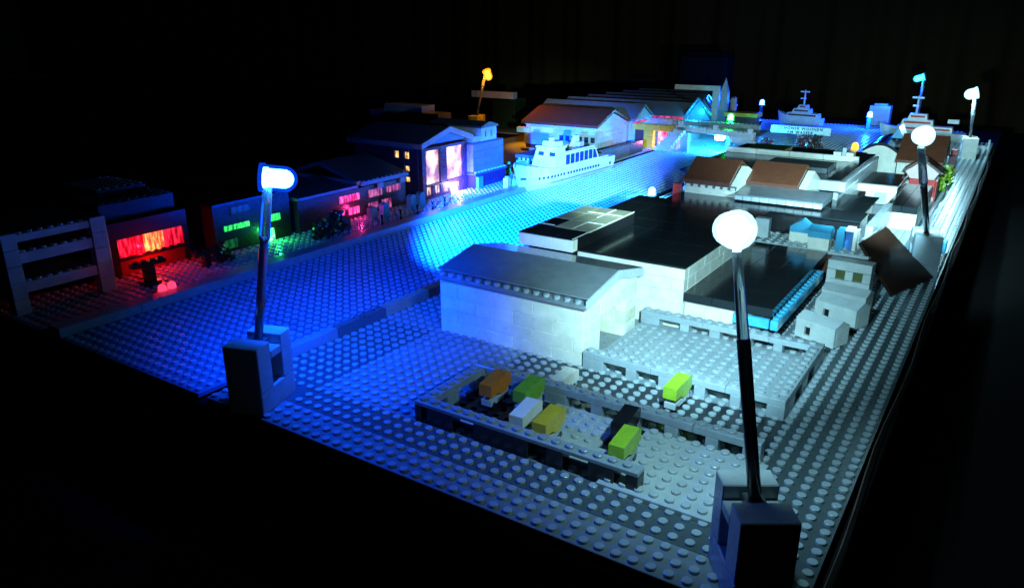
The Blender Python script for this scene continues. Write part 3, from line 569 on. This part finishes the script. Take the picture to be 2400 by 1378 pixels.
for (y0, y1, z0, z1, e, n) in [(45.7, 49.8, 2.75, 3.75, pk, 5), (51.8, 54.7, 2.6, 3.7, pd, 3), (55.8, 58.9, 2.7, 3.65, pd, 4), (44.6, 46.6, 1.0, 1.8, pk, 3), (47.4, 49.6, .75, 1.8, pk, 3), (51.6, 53.7, .9, 1.75, pd, 3), (54.6, 56.7, .3, 1.8, pd, 2)]:
    wn = prism(t, 'window', [(y0 - .1, z0 - .08), (y1 + .1, z0 - .08), (y1 + .1, z0), (y0 - .1, z0)], -75.86, -75.7, dk)
    for i in range(n): B(wn, 'window_pane', -75.82, -75.66, y0 + (y1 - y0) * i / n + .04, y0 + (y1 - y0) * (i + 1) / n - .04, z0 + .01, z1, e, bev=.02)
prism(t, 'roof_slope', [(-75.2, 4.7), (-75.2, 5.3), (-84, 7.6), (-84, 7.0)], 49.8, 60.4, roofgrey, axis='y')
prism(t, 'roof_slope', [(-84.02, 7.0), (-84.02, 7.6), (-92, 5.3), (-92, 4.7)], 49.8, 60.4, roofgrey, axis='y')
prism(t, 'roof_slope', [(-75.6, 4.5), (-75.6, 4.9), (-84, 5.6), (-84, 4.5)], 38, 49.6, roofgrey, axis='y')
B(t, 'roof_beam', -92, -75.4, 49.2, 50.1, 5.0, 5.5, grey); studs(t, [(-75.45, 50.5 + i, 5.3) for i in range(10)], grey, n=8, r=.22)
for y in (53.5, 58.6): B(t, 'eaves_bracket', -75.6, -75.3, y, y + 1.2, 3.8, 4.6, grey)
plight(t, (-74.4, 48.5, 1.6), (1, .03, .25), 350, .12)  # added light in front of the wall for the pink window spill
# rounded panels and posts on the quay before the pink windows
for i, (y, h, m) in enumerate([(43.6, 1.7, dgrey), (49.2, 2.2, grey), (51.8, 2.3, azure), (58.0, 2.4, azure), (60.2, 2.4, azure)]):
    k = T('rounded_panel', ['lowest dark round topped panel, nearest the black bushes', 'grey round topped panel before the pink windows', 'blue round topped panel just right of the grey one', 'blue round topped panel, left of the pair by the tall windows', 'blue round topped panel, right of the pair by the tall windows'][i], 'panel', (-72.3, y, 0), 0, 'round topped panels on the quay')
    prf = [(-.65, 0), (.65, 0), (.65, h - .6)] + [(.65 * math.cos(R(a)), h - .6 + .6 * math.sin(R(a))) for a in (30, 60, 90, 120, 150)] + [(-.65, h - .6)]
    M(k, 'panel', [(0, u, z) for u, z in prf] + [(-.9, u, z) for u, z in prf], [tuple(range(len(prf))), tuple(range(len(prf), 2 * len(prf)))] + [(j, (j + 1) % len(prf), len(prf) + (j + 1) % len(prf), len(prf) + j) for j in range(len(prf))], m)
    B(k, 'panel_foot', -.95, .1, -.75, .75, 0, .5, m)
for i, y in enumerate((47.2, 51.2, 55, 58.6, 61.6)):
    k = T('quay_post', ['small black post on the left quay edge, nearest the left lamp post', 'second small black post on the left quay edge', 'middle one of five small black posts on the left quay edge', 'fourth small black post on the left quay edge', 'small black post on the left quay edge, nearest the glowing door'][i], 'post', (-69.0, y, 0), 0, 'black posts on the left quay edge'); cyl(k, 'shaft', (0, 0, 0), (0, 0, 1.5), .16, black, n=8); cyl(k, 'cap', (0, 0, 1.5), (0, 0, 1.75), .24, black, n=8)
for i, (x, y, h) in enumerate([(-71.2, 37.6, 2.4), (-71.6, 40.2, 3.0), (-73, 42.4, 2.6), (-73.4, 23.6, 2.2)]):
    bush(['black leafy bush nearest the green lit doorway', 'tallest black leafy bush on the left quay', 'black leafy bush next to the rounded panels', 'dark bush between the red and green lit buildings'][i], x, y, mat('black_leaf', (.01, .014, .01)), h, 2.6, 70)
# gabled brick building with two tall windows
t = T('gabled_brick_building', 'dark violet brick building with two tall glowing windows under a blue-lit gable roof', 'building', (0, 0, 0))
X0 = -75.2
fw = [(63.9, 64.9, 0, 8.4), (68.6, 70.4, 0, 8.4), (74.9, 75.9, 0, 8.4), (64.92, 68.58, 7.9, 8.4), (64.92, 68.58, 2.0, 2.4), (70.42, 74.88, 7.9, 8.4), (70.42, 74.88, 1.75, 2.45), (64.92, 68.58, 0, .55), (70.42, 71.3, 0, 1.73), (73.4, 74.88, 0, 1.73), (66.3, 67.1, .57, 1.98)]
for (y0, y1, z0, z1) in fw:
    z = z0
    while z < z1 - .05:
        e = min(z + 1.2, z1); B(t, 'brick', X0 - .9, X0, y0, y1, z + .005, e - .01, purple); z = e
we = emat('warm_tall_window', (1, .5, .5), 2.4, (.4, .5, .35), (1, .85, .85)); wl = emat('warm_low_window', (1, .5, .35), 1.4, (1, 2.5, .8), (1, .8, .6)); wd = emat('bright_door', (1, .75, .6), 5)
for i in range(4): 
    for j in range(2): B(t, 'window_pane', X0 - .5, X0 - .35, 64.95 + i * .9, 64.95 + i * .9 + .87, 2.42 + j * 2.74, 2.42 + j * 2.74 + 2.71, we, bev=.02)
for i in range(5):
    for j in range(2): B(t, 'window_pane', X0 - .5, X0 - .35, 70.45 + i * .885, 70.45 + i * .885 + .86, 2.47 + j * 2.7, 2.47 + j * 2.7 + 2.68, we, bev=.02)
for (y0, y1, n) in ((64.95, 66.25, 2), (67.15, 68.55, 2), (69.2, 70.3, 1)):
    for i in range(n): B(t, 'window_pane', X0 - (.0 if y0 > 69 else .5), X0 + (.02 if y0 > 69 else -.35), y0 + (y1 - y0) * i / n + .03, y0 + (y1 - y0) * (i + 1) / n - .03, .6, 1.9, wl, bev=.02)
B(t, 'door', X0 - .5, X0 - .3, 71.35, 73.35, 0.02, 1.72, wd)
B(t, 'wall', -90, X0 - .92, 75.0, 75.9, 0, 8.4, purple); B(t, 'rear_wall', -90, -89, 64, 75, 0, 8.4, purple)
sw = [(-90, -81.2), (-80.2, -79.0), (-78.0, -76.12)]
for (x0, x1) in sw: B(t, 'side_wall', x0, x1, 63.9, 64.8, 0, 8.4, purple)
for (x0, x1) in ((-81.2, -80.2), (-79.0, -78.0)):
    zz = 0
    for (z0, z1) in ((2.8, 3.6), (4.6, 5.4), (6.6, 7.7)) if x0 > -80 else ((6.6, 7.7),):
        B(t, 'side_wall', x0 + .005, x1 - .005, 63.9, 64.8, zz, z0, purple); B(t, 'window_pane', x0 + .1, x1 - .1, 64.1, 64.3, z0 + .01, z1 - .01, emat('amber_window', (1, .5, .12), 1.6, (2, 2, 1), (1, .8, .4)), bev=.02); zz = z1
    B(t, 'side_wall', x0 + .005, x1 - .005, 63.9, 64.8, zz, 8.4, purple)
prism(t, 'gable_panel', [(64.6, 8.9), (75.6, 8.9), (70.4, 10.5)], X0 - .3, X0 + .1, azure)
prism(t, 'roof_slope', [(63.0, 8.5), (63.0, 9.3), (70.4, 11.3), (70.4, 10.6)], -91, X0 + .6, roofgrey)
prism(t, 'roof_slope', [(76.8, 8.5), (76.8, 9.3), (70.4, 11.3), (70.4, 10.6)], -91, X0 + .6, roofgrey)
prism(t, 'verge_board', [(63.0, 8.55), (63.0, 9.4), (70.4, 11.45), (76.8, 9.4), (76.8, 8.55), (70.4, 10.55)], X0 + .61, X0 + .9, lgrey)
plight(t, (X0 + 1.1, 72.3, 1.2), (1, .8, .7), 1300, .12)  # added light before the bright door, throws its spill on the quay
# blue-lit block with white cabin on top
t = T('windowless_block', 'tall plain block with studded ledge, right of the gabled brick building', 'building', (0, 0, 0))
bl_ = mat('violet_grey_brick', (.25, .22, .3)); wall(t, 'y', 76.2, 85.6, -74.9, -74.0, 2.9, 4, bl_, L=3); wall(t, 'x', -86, -74.95, 76.2, 77, 2.9, 4, bl_)
B(t, 'base_wall', -86, -73.7, 76.3, 85.9, 0, 2.4, purple); B(t, 'ledge', -86, -73.4, 76.1, 86, 2.42, 2.8, dgrey); studs(t, [(-73.8, 76.6 + i, 2.8) for i in range(10)], lgrey, n=8)
B(t, 'rear_wall', -86, -75, 85, 85.6, 2.9, 7.7, bl_); B(t, 'roof', -86, -74, 76.2, 85.6, 7.71, 7.9, dgrey); B(t, 'annex_door', -73.68, -73.0, 76.4, 77.8, 0, 2.2, azure)
t = T('rooftop_cabin', 'small bright cyan-lit cabin with two windows and dark roof on the plain block', 'cabin', (0, 0, 0))
for (y0, y1, z0, z1) in [(79.3, 80.4, 7.92, 10.2), (81.1, 82.2, 7.92, 10.2), (82.9, 84.0, 7.92, 10.2), (80.42, 81.08, 7.92, 8.6), (82.22, 82.88, 7.92, 8.6), (80.42, 81.08, 9.6, 10.2), (82.22, 82.88, 9.6, 10.2)]: B(t, 'wall', -75, -74.4, y0, y1, z0, z1, white)
for y in (80.44, 82.24): B(t, 'window', -74.8, -74.7, y, y + .62, 8.62, 9.58, glass, bev=0)
B(t, 'side_wall', -81, -75.02, 79.3, 80.0, 7.92, 10.2, white); B(t, 'lower_wall', -81, -74.6, 77, 79.28, 7.92, 9.0, white); prism(t, 'roof', [(79, 10.22), (79, 10.5), (81.6, 11.2), (84.3, 10.5), (84.3, 10.22)], -86, -74.2, dgrey)
# low studded block by the ferry bow
t = T('crenellated_block', 'low studded block with dark roof behind the bow of the ferry', 'building', (0, 0, 0))
wall(t, 'x', -76, -69.8, 93, 94, 0, 2, lgrey, L=3, h=1.35); studs(t, [(-75.5 + i, 93.4, 2.7) for i in range(6)], lgrey, n=8, h=.5); B(t, 'roof', -77, -69.6, 94.2, 103, 2.9, 3.6, dgrey); B(t, 'wall_core', -76, -69.7, 94.1, 103, 0, 2.88, dk)
bush('small yellow-green bush left of the studded block by the ferry', -76.2, 90.2, lime, 2.6, 1.8, 50)
for (y, x, l) in ((79.0, -68.8, 'pale mooring bollard on the quay just ahead of the ferry bow'), (80.8, -68.2, 'second pale mooring bollard, partly hidden by the ferry bow')):
    k = T('mooring_bollard', l, 'bollard', (x, y, 0), 0, 'mooring bollards by the ferry'); B(k, 'bollard_shaft', -.5, .5, -.5, .5, 0, 2.1, lgrey); cyl(k, 'bollard_cap', (0, 0, 2.1), (0, 0, 2.4), .4, lgrey)

# ---------------------------------------------------------------- ferry
def hull(par, L, bfun, zd, zb, m, name='hull', n=26, flare=.86):
    vs = []; fs = []
    for i in range(n + 1):
        s = i / n; b = bfun(s); z1 = zd(s); z0 = zb(s); y = s * L
        rk = (1 - min(1, s / .14)) * L * .06                        # raked stem
        for (q, zz, oy) in ((0, 0, rk), (b * .62, 0, rk), (b * flare, .28, rk * .6), (b * .97, .6, rk * .3), (b, 1, 0)):
            vs.append((q, y + oy, z0 + (z1 - z0) * zz))
    k = 5
    N0 = len(vs)
    for v in list(vs): vs.append((-v[0], v[1], v[2]))
    for i in range(n):
        for j in range(k - 1):
            a = i * k + j; fs.append((a, a + k, a + k + 1, a + 1)); fs.append((N0 + a, N0 + a + 1, N0 + a + k + 1, N0 + a + k))
        a = i * k + k - 1; fs.append((a, a + k, N0 + a + k, N0 + a))
    a = n * k; fs.append(tuple(range(a, a + k)) + tuple(N0 + a + j for j in reversed(range(1, k))))
    return M(par, name, vs, fs, m, smooth=False)
ship_w = mat('white_hull_paint', (.78, .79, .76), rough=.3)
F = T('ferry', 'white passenger ferry with large side windows moored against the left quay', 'ferry', (-65.9, 76.9, 0), R(-2.6))
L = 30.5; bf = lambda s: 2.75 * min(1, (s / .24)) ** .55 if s < .24 else 2.75
zd = lambda s: 3.0 + 1.5 * max(0, 1 - s / .3) ** 1.3
hull(F, L, lambda s: max(.03, bf(s)), zd, lambda s: 0.02, ship_w)
# bulwark rim and dark foredeck
rim = []; fr = []
for i in range(11):
    s = .01 + i * .029; b = bf(s); rim.append((b - .28 if b > .4 else .02, s * L + .3, zd(s) + .01)); 
vsd = rim + [(-a, b, c) for a, b, c in rim]; M(F, 'foredeck', vsd, [(i, i + 1, 11 + i + 1, 11 + i) for i in range(10)], azure)
for sgn in (-1, 1):
    vb = []; 
    for i in range(13):
        s = .005 + i * .0275; b = bf(s); y = s * L
        vb += [(sgn * b, y, zd(s) - .02), (sgn * b, y, zd(s) + .45), (sgn * max(0, b - .14), y + .05, zd(s) + .45), (sgn * max(0, b - .14), y + .05, zd(s) - .02)]
    M(F, 'bulwark', vb, [(4 * i + a, 4 * i + (a + 1) % 4, 4 * i + 4 + (a + 1) % 4, 4 * i + 4 + a) for i in range(12) for a in range(4)] + [(0, 1, 2, 3), (48, 49, 50, 51)], ship_w)
cyl(F, 'anchor_winch', (-.6, 3.3, 4.1), (.6, 3.3, 4.1), .3, azure)
B(F, 'deck_rail', -1.4, -1.2, 1.8, 5.5, 4.4, 4.9, azure)
# wheelhouse: sloping front
def slab(par, name, b0, b1, m):
    """frustum from lower rectangle to upper one: (x0,x1,y0,y1,z)"""
    vs = [(b[0], b[2], b[4]) for b in (b0, b1)]; vs = []
    for b in (b0, b1): vs += [(b[0], b[2], b[4]), (b[1], b[2], b[4]), (b[1], b[3], b[4]), (b[0], b[3], b[4])]
    return M(par, name, vs, [(0, 1, 2, 3), (4, 5, 6, 7), (0, 1, 5, 4), (1, 2, 6, 5), (2, 3, 7, 6), (3, 0, 4, 7)], m)
WH = slab(F, 'wheelhouse', (-2.5, 2.5, 8.6, 12.2, 3.0), (-1.9, 2.45, 9.6, 12.2, 6.6), ship_w)
slab(F, 'wheelhouse_roof', (-2.1, 2.6, 9.4, 12.6, 6.62), (-2.0, 2.5, 9.5, 12.5, 6.95), ship_w)
slab(F, 'bridge_top', (-1.0, 2.0, 9.9, 12.2, 6.97), (-.9, 1.9, 10.1, 12.1, 7.8), ship_w)
cyl(F, 'radar_dome', (.3, 11, 7.8), (.3, 11, 8.4), .55, ship_w)
for (x0, x1) in ((-1.4, -.2), (1.0, 2.2)): 
    o = B(WH, 'bridge_window', x0, x1, 9.28, 9.4, 5.3, 6.0, glass, bev=.05); o.rotation_euler = (R(-15), 0, 0)
for i in range(5): B(F, 'bridge_light', -.7 + i * .55, -.6 + i * .55, 9.93, 9.98, 7.25, 7.4, black, bev=0)
# saloon with seven windows per side, raked aft end
sal = [(12.22, 3.0), (24.8, 3.0), (23.3, 5.35), (12.22, 5.6)]
SAL = prism(F, 'saloon', sal, -2.4, 2.4, ship_w)
for sgn in (-1, 1):
    for i in range(7):
        y = 12.6 + i * 1.62; x = sgn * 2.42; w_ = 1.25
        pts = [(y, 3.45), (y + w_, 3.45), (y + w_, 5.2), (y, 5.25)] if i < 6 else [(y, 3.45), (y + 1.6, 3.45), (y + .7, 5.1), (y, 5.15)]
        M(SAL, 'saloon_window', [(x, a, b) for a, b in pts] + [(x + sgn * .05, a, b) for a, b in pts], [(0, 1, 2, 3), (4, 5, 6, 7), (0, 1, 5, 4), (1, 2, 6, 5), (2, 3, 7, 6), (3, 0, 4, 7)], glass)
    for i in range(20):
        y = 4.6 + i * 1.0 if i < 8 else 5.0 + i * 1.0
        bx = bf(y / L); zz = 2.1 - i * .012
        o = cyl(F, 'porthole', (sgn * (bx - .15), y, zz), (sgn * (bx + .035), y, zz), .25, glass, n=10)
    B(F, 'hull_stripe', sgn * 2.73, sgn * 2.78, 7.2, 29.0, .98, 1.08, dgrey, bev=0)
    B(F, 'anchor_pocket', sgn * 1.15 - .5, sgn * 1.15 + .5, .9, 1.1, 2.3, 2.65, glass, bev=.02).rotation_euler = (0, 0, sgn * R(52))
B(F, 'sun_deck', -2.0, 2.0, 12.8, 22.8, 5.5, 5.62, mat('deck_brown', (.12, .08, .06)), bev=0)
for sgn in (-1, 1): B(F, 'deck_rail', sgn * 2.3 - .06, sgn * 2.3 + .06, 12.6, 23, 5.5, 5.85, ship_w, bev=.02)
FU = slab(F, 'funnel', (-1.4, -.2, 19.6, 21.6, 5.6), (-1.2, -.5, 20.8, 21.8, 7.6), ship_w); B(FU, 'funnel_band', -.15, .8, 20, 21.6, 5.7, 6.6, tan)
B(F, 'stern_house', -2.3, 2.3, 24.9, 28.6, 3.0, 3.25, ship_w); B(F, 'stern_port', 2.78, 2.82, 28.2, 28.6, 1.5, 2.0, black, bev=0)
def txt(par, s, loc, rot, size, m, name='lettering', ext=.02):
    cu_ = bpy.data.curves.new('t', 'FONT'); cu_.body = s; cu_.size = size; cu_.extrude = ext; cu_.align_x = 'CENTER'; cu_.space_character = 1.35; cu_.offset = size * .02
    o = bpy.data.objects.new('t', cu_); col.objects.link(o); dg = bpy.context.evaluated_depsgraph_get(); me = bpy.data.meshes.new_from_object(o.evaluated_get(dg))
    bpy.data.objects.remove(o); me.materials.clear(); me.materials.append(m); o = bpy.data.objects.new(name, me); o.location = loc; o.rotation_euler = rot; link(o, par); return o

# ---------------------------------------------------------------- sheds, gate and bridge at the canal's end
t = T('brown_roofed_shed', 'long shed with brown ridged roof and cyan-lit walls across the quay behind the ferry', 'shed', (0, 0, 0))
wall(t, 'x', -92, -73.2, 122, 123, 1.2, 4, mat('pale_blue_brick', (.45, .55, .62)), L=6); wall(t, 'y', 123.1, 137, -74.2, -73.2, 1.2, 4, MC['pale_blue_brick'], L=4)
prism(t, 'gable_wall', [(122, 6.0), (137, 6.0), (129.6, 8.5)], -74.2, -73.2, MC['pale_blue_brick'])
prism(t, 'roof_slope', [(121.3, 5.9), (121.3, 6.5), (129.6, 9.4), (129.6, 8.8)], -93, -73, brown); prism(t, 'roof_slope', [(138, 5.9), (138, 6.5), (129.6, 9.4), (129.6, 8.8)], -93, -73, brown)
studs(t, [(-92 + i, 121.9, 5.75) for i in range(19)], MC['pale_blue_brick'], n=6, h=.5)
B(t, 'base_wall', -92, -73, 121.8, 137, 0, 1.19, rbrown); B(t, 'sign_board', -91, -84.5, 121.4, 121.9, 4.2, 5.4, white)
for i in range(6): B(t, 'window', -83 + i * 1.6, -82 + i * 1.6, 121.9, 122.05, 2.6, 3.8, glass, bev=.02)
t = T('orange_lit_block', 'tan studded block glowing orange beside the brown roofed shed', 'block', (0, 0, 0))
for z in range(3): B(t, 'brick', -97, -93.6, 129, 133, z * 1.2 + .01, z * 1.2 + 1.19, tan)
studs(t, grid(-97, -93.6, 129, 133, 3.6), tan, n=8); B(t, 'white_beam', -93.4, -90, 120, 121.2, 4.0, 5.2, white)
t = T('orange_quay_strip', 'low strip lit orange at the foot of the brown roofed shed', 'strip', (0, 0, 0)); B(t, 'strip_tile', -92, -84, 119.5, 120.3, 0, .6, tan)
for i in range(6):
    y0 = 139.5 + i * 11.5; zr = 9.1 - i * .16
    t = T('ridged_shed', ['nearest grey ridged shed roof behind the brown one', 'second grey ridged roof in the row of sheds', 'third dark ridged roof in the row of sheds', 'fourth dark ridged roof in the row of sheds', 'fifth dark ridged roof in the row of sheds', 'farthest dark ridged roof, beside the spire'][i], 'shed', (0, 0, 0), 0, 'row of ridged sheds at the back')
    x1 = [-72.5, -64, -66.5, -70, -73, -72][i]; x0 = -99.5
    rm_ = roofgrey if i < 2 else mat('dark_slate_tile', (.09, .1, .11), rough=.2)
    B(t, 'front_wall', x0, x1, y0, y0 + .8, 0, zr - 3, lgrey); B(t, 'side_wall', x1 - .8, x1, y0 + .82, y0 + 10.4, 0, zr - 3, lgrey if i < 5 else white)
    prism(t, 'gable_wall', [(y0, zr - 3), (y0 + 10.4, zr - 3), (y0 + 5.2, zr - .4)], x1 - .8, x1, azure if i == 5 else lgrey)
    prism(t, 'roof_slope', [(y0 - .6, zr - 3.2), (y0 - .6, zr - 2.7), (y0 + 5.2, zr + .4), (y0 + 5.2, zr - .1)], x0 - .4, x1 + .3, rm_)
    prism(t, 'roof_slope', [(y0 + 11, zr - 3.2), (y0 + 11, zr - 2.7), (y0 + 5.2, zr + .4), (y0 + 5.2, zr - .1)], x0 - .4, x1 + .3, rm_)
t = T('flat_grey_annex', 'flat grey block with pink-lit studded top edge behind the yellow gate', 'building', (0, 0, 0))
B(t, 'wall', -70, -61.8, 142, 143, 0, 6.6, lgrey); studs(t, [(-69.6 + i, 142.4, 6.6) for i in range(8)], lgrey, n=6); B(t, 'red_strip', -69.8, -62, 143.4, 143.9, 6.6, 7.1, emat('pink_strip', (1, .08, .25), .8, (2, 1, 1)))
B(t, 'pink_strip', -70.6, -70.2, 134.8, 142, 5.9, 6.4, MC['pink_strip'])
t = T('blue_gable_frame', 'bright cyan gable outline with blue front standing by the far sheds', 'gable', (0, 0, 0))
prism(t, 'front_panel', [(-64.6, 5.8), (-58.5, 5.8), (-61.5, 10.2)], 152, 152.6, blue, axis='y')
for (a, b) in (((-65, 6.0), (-61.5, 11.0)), ((-58.2, 7), (-61.5, 11.0))): cyl(t, 'verge_bar', (a[0], 151.6, a[1]), (b[0], 151.6, b[1]), .35, azure, n=6)
plight(t, (-61.5, 149, 7.5), CYAN, 2600, .3)
t = T('spire_tower', 'slender pale tower with pointed spire and long white arm at the end of the sheds', 'tower', (0, 0, 0))
B(t, 'tower_wall', -69.1, -67.0, 190, 192, 0, 9.5, lgrey); M(t, 'spire', [(-69.1, 190, 9.51), (-67.0, 190, 9.51), (-67, 192, 9.51), (-69.1, 192, 9.51), (-68.05, 191, 13.6)], [(0, 1, 2, 3), (0, 1, 4), (1, 2, 4), (2, 3, 4), (3, 0, 4)], lgrey)
B(t, 'arm', -83, -71.4, 190, 191, 9.8, 11.2, white); B(t, 'arm_support', -71.38, -69.4, 190, 191, 0, 11.2, white)
t = T('cylinder_tower', 'pinkish round tower standing just right of the spire', 'tower', (-65.3, 191, 0)); cyl(t, 'tower_wall', (0, 0, 0), (0, 0, 8), .9, pink, n=14); cyl(t, 'tower_cap', (0, 0, 8), (0, 0, 8.5), .6, purple, n=14)
t = T('back_block', 'black box silhouette standing behind the far sheds', 'box', (0, 0, 0)); B(t, 'box_body', -102, -84.5, 240, 250, -3, 18.3, room, bev=1.0); B(t, 'box_lid', -101, -85.5, 241, 249, 18.3, 18.9, room, bev=.3)
t = T('yellow_gate', 'yellow gate with studded lintel and broad pillar beside the stepped bridge', 'gate', (0, 2.6, 0))
for i in range(3): B(t, 'lintel_brick', -72.2 + i * 3.6, -72.2 + i * 3.6 + 3.57, 135, 136.4, 4.25, 5.6, yellow)
studs(t, [(-71.8 + i, 135.7, 5.6) for i in range(10)], yellow, n=8)
for z in range(3): B(t, 'pillar_brick', -69.2, -66.8, 135, 136.2, z * 1.41 + .01, z * 1.41 + 1.4, yellow)
B(t, 'back_wall', -74, -69.3, 137.5, 138, 0, 4.2, rbrown)
t = T('pink_lit_door', 'glowing pink-white doorway panel inside the yellow gate', 'door', (0, 2.6, 0)); B(t, 'door_panel', -66.2, -64.0, 136.6, 136.9, .3, 4.2, emat('pink_door', (1, .3, .4), 2.4, (.5, .5, .35), (1, .75, .8))); cyl(t, 'door_disc', (-64.5, 136.5, 3.7), (-64.5, 136.62, 3.7), .35, red); plight(t, (-65, 134.6, 1.6), (1, .2, .35), 700, .12)  # point light added before the panel for its pink spill
# bridge
t = T('bridge', 'white stepped brick bridge with studded parapets across the canal', 'bridge', (0, -1.2, 0))
for i in range(8): 
    B(t, 'step_brick', -65.8 + i * .75, -62.0 + i * .55, 137, 138.2, i * .72 + .01, (i + 1) * .72, white); 
    B(t, 'step_brick', -44.6 - (i * .62), -39.4 - i * .62, 137, 138.2, i * .64 + .01, (i + 1) * .64, white) if i < 8 else None
for i in range(5): B(t, 'deck_brick', -60.4 + i * 3.5, -60.4 + i * 3.5 + 3.46, 137.0, 138.4, 4.9 - .13 * i, 6.0 - .13 * i, white)
studs(t, [(-60 + i, 137.7, 6.0 - .037 * i) for i in range(18)] + [(-65.5 + i * .75, 137.6, (i + 1) * .72) for i in range(8)], white, n=8)
for x, z in ((-60.2, 6.0), (-52.1, 5.7), (-44.4, 5.4)): B(t, 'parapet_post', x, x + 1, 137.1, 138, z, z + 1.0, white)
B(t, 'pier', -60.0, -58.1, 138.5, 139.8, -.1, 4.8, lgrey); B(t, 'pier', -44.6, -43.2, 138.5, 139.8, -.1, 4.4, lgrey)
B(t, 'deck_slab', -61, -43, 138.5, 150, 4.3, 4.7, dgrey)
for i in range(5): B(t, 'far_parapet_brick', -64 + i * 3.7, -64 + i * 3.7 + 3.66, 150, 151.2, 4.5, 5.7, grey)
studs(t, [(-63.6 + i, 150.6, 5.7) for i in range(18)], grey, n=8)
t = T('yellow_roofed_kiosk', 'low block with yellow roof and dark studs behind the bridge', 'kiosk', (0, 0, 0)); B(t, 'wall', -62, -54, 175, 179, 0, 4.6, rbrown); B(t, 'roof', -62.4, -53.6, 174.6, 179.4, 4.62, 5.6, yellow)
t = T('dark_barge', 'dark barge lying beyond the bridge with blue-lit edge', 'barge', (-58, 196, 0), R(80)); hull(t, 13, lambda s: 1.8 * min(1, s * 5 + .05) if s < .5 else 1.8 * min(1, (1 - s) * 5 + .3), lambda s: 1.6, lambda s: 0, black, n=14); B(t, 'deck_box', -1.2, 1.2, 4, 9, 1.61, 2.4, blue)
# sign
t = T('sign_board', 'white sign board on a post with two lines of dark German lettering before the basin', 'sign', (-39.0, 160, 0), R(0))
B(t, 'board', -6.9, 6.9, 0, .5, 3.0, 4.8, white); B(t, 'post', -.5, .5, .1, .45, 0, 2.98, lgrey)
for i in range(14): pass
txt(t, 'SCHÖNER WOHNEN', (0, -.03, 4.0), (R(90), 0, 0), .86, black); txt(t, 'AM WASSER', (0, -.03, 3.12), (R(90), 0, 0), .86, black)
for i, (x, y, h, m) in enumerate([(-36, 152, 2.4, dred), (-33, 150, 2.8, rbrown), (-44, 150, 1.8, dred)]):
    bush(['dark red autumn bush below the sign board, left one of two', 'brown bush below the right end of the sign board', 'low dark red bush left of the sign post'][i], x, y, m, h * 1.5, 4.2, 110)
t = T('grey_quay_row', 'row of low grey studded blocks along the near edge of the basin', 'block row', (0, 0, 0))
for i in range(6): B(t, 'block', -42 + i * 3.6, -42 + i * 3.6 + 3.4, 139, 140.2, .02, 2.4 + .5 * (i % 2), grey)
# moored ships
def workboat(label, x, y, rz, L, m2, tiers, mast, s=1.0):
    t = T('moored_ship', label, 'ship', (x, y, 0), rz, 'white ships moored at the back of the basin')
    hull(t, L, lambda q: max(.05, 1.9 * s * min(1, q / .3) ** .6), lambda q: 2.0 * s + 1.6 * s * max(0, 1 - q / .45) ** 1.4, lambda q: 0, ship_w, n=16)
    z = 2.0 * s
    for (a, b, wd_, h) in tiers:
        slab(t, 'deckhouse', (-wd_, wd_, a, b, z), (-wd_ * .92, wd_ * .92, a + .5, b - .2, z + h), ship_w)
        for sg in (-1, 1): B(t, 'window_band', sg * wd_ * .97, sg * wd_ * 1.0 + sg * .03, a + .8, b - .6, z + h * .4, z + h * .75, m2, bev=0)
        z += h + .01
    mx = mast; cyl(t, 'mast', (0, mx, z), (0, mx, z + 4.2 * s), .28 * s, ship_w, n=8, r2=.16 * s)
    B(t, 'mast_crosstree', -.15, .15, mx - 1.4 * s, mx + 1.2 * s, z + 3.5 * s, z + 3.9 * s, ship_w); B(t, 'mast_platform', -.5, .5, mx - 1.0 * s, mx + .3, z + 1.6 * s, z + 2.0 * s, ship_w)
    return t
workboat('smaller white ship with twin crosstree mast, at the far side of the blue basin', -57.2, 209, R(-90) + R(-8), 13.4, dred, [(3, 12.5, 1.5, 1.3), (4.6, 10, 1.3, 1.2), (6, 9, 1.0, 1.1)], 7.6, 1.0)
t2 = workboat('larger white ship with tall mast, moored behind the right hand houses', -26.2, 190, R(-90), 20, red, [(4, 17, 1.7, 1.4), (5, 12.5, 1.5, 1.5), (6.4, 11, 1.2, 1.4)], 8.2, 1.05)
B(t2, 'stern_crane', -.3, .3, 15.5, 18, 4.4, 5.4, ship_w)
t = T('basin_block', 'pale blue-lit block on the far quay behind the blue bulb', 'block', (0, 0, 0)); B(t, 'block', -33, -27.5, 216, 220, 0, 5.6, lgrey); B(t, 'block_top', -32, -28.5, 217, 219, 5.61, 6.2, grey)
# ---------------------------------------------------------------- dim things at the back left
t = T('stepped_grey_block', 'dim grey stepped block with studded top at the back left', 'building', (0, 0, 0))
B(t, 'lower_tier', -128, -106, 112, 117, 3.5, 6.2, tan); B(t, 'middle_tier', -133, -111, 113, 118, 6.22, 7.6, grey); B(t, 'upper_tier', -128, -116, 113, 118, 7.62, 9.2, grey); studs(t, grid(-128, -116, 113, 114, 9.2), grey, n=6); B(t, 'base_tier', -126, -108, 112.5, 117, 0, 3.48, black)
t = T('green_block_with_beam', 'dark green block under a long grey beam behind the orange lamp', 'building', (0, 0, 0)); B(t, 'wall', -121, -113.5, 150, 156, 0, 8.4, mat('very_dark_green', (.008, .02, .008))); B(t, 'beam', -126.8, -112.7, 148, 150, 8.5, 10.3, grey)
# ---------------------------------------------------------------- render settings
sc.cycles.max_bounces = 6
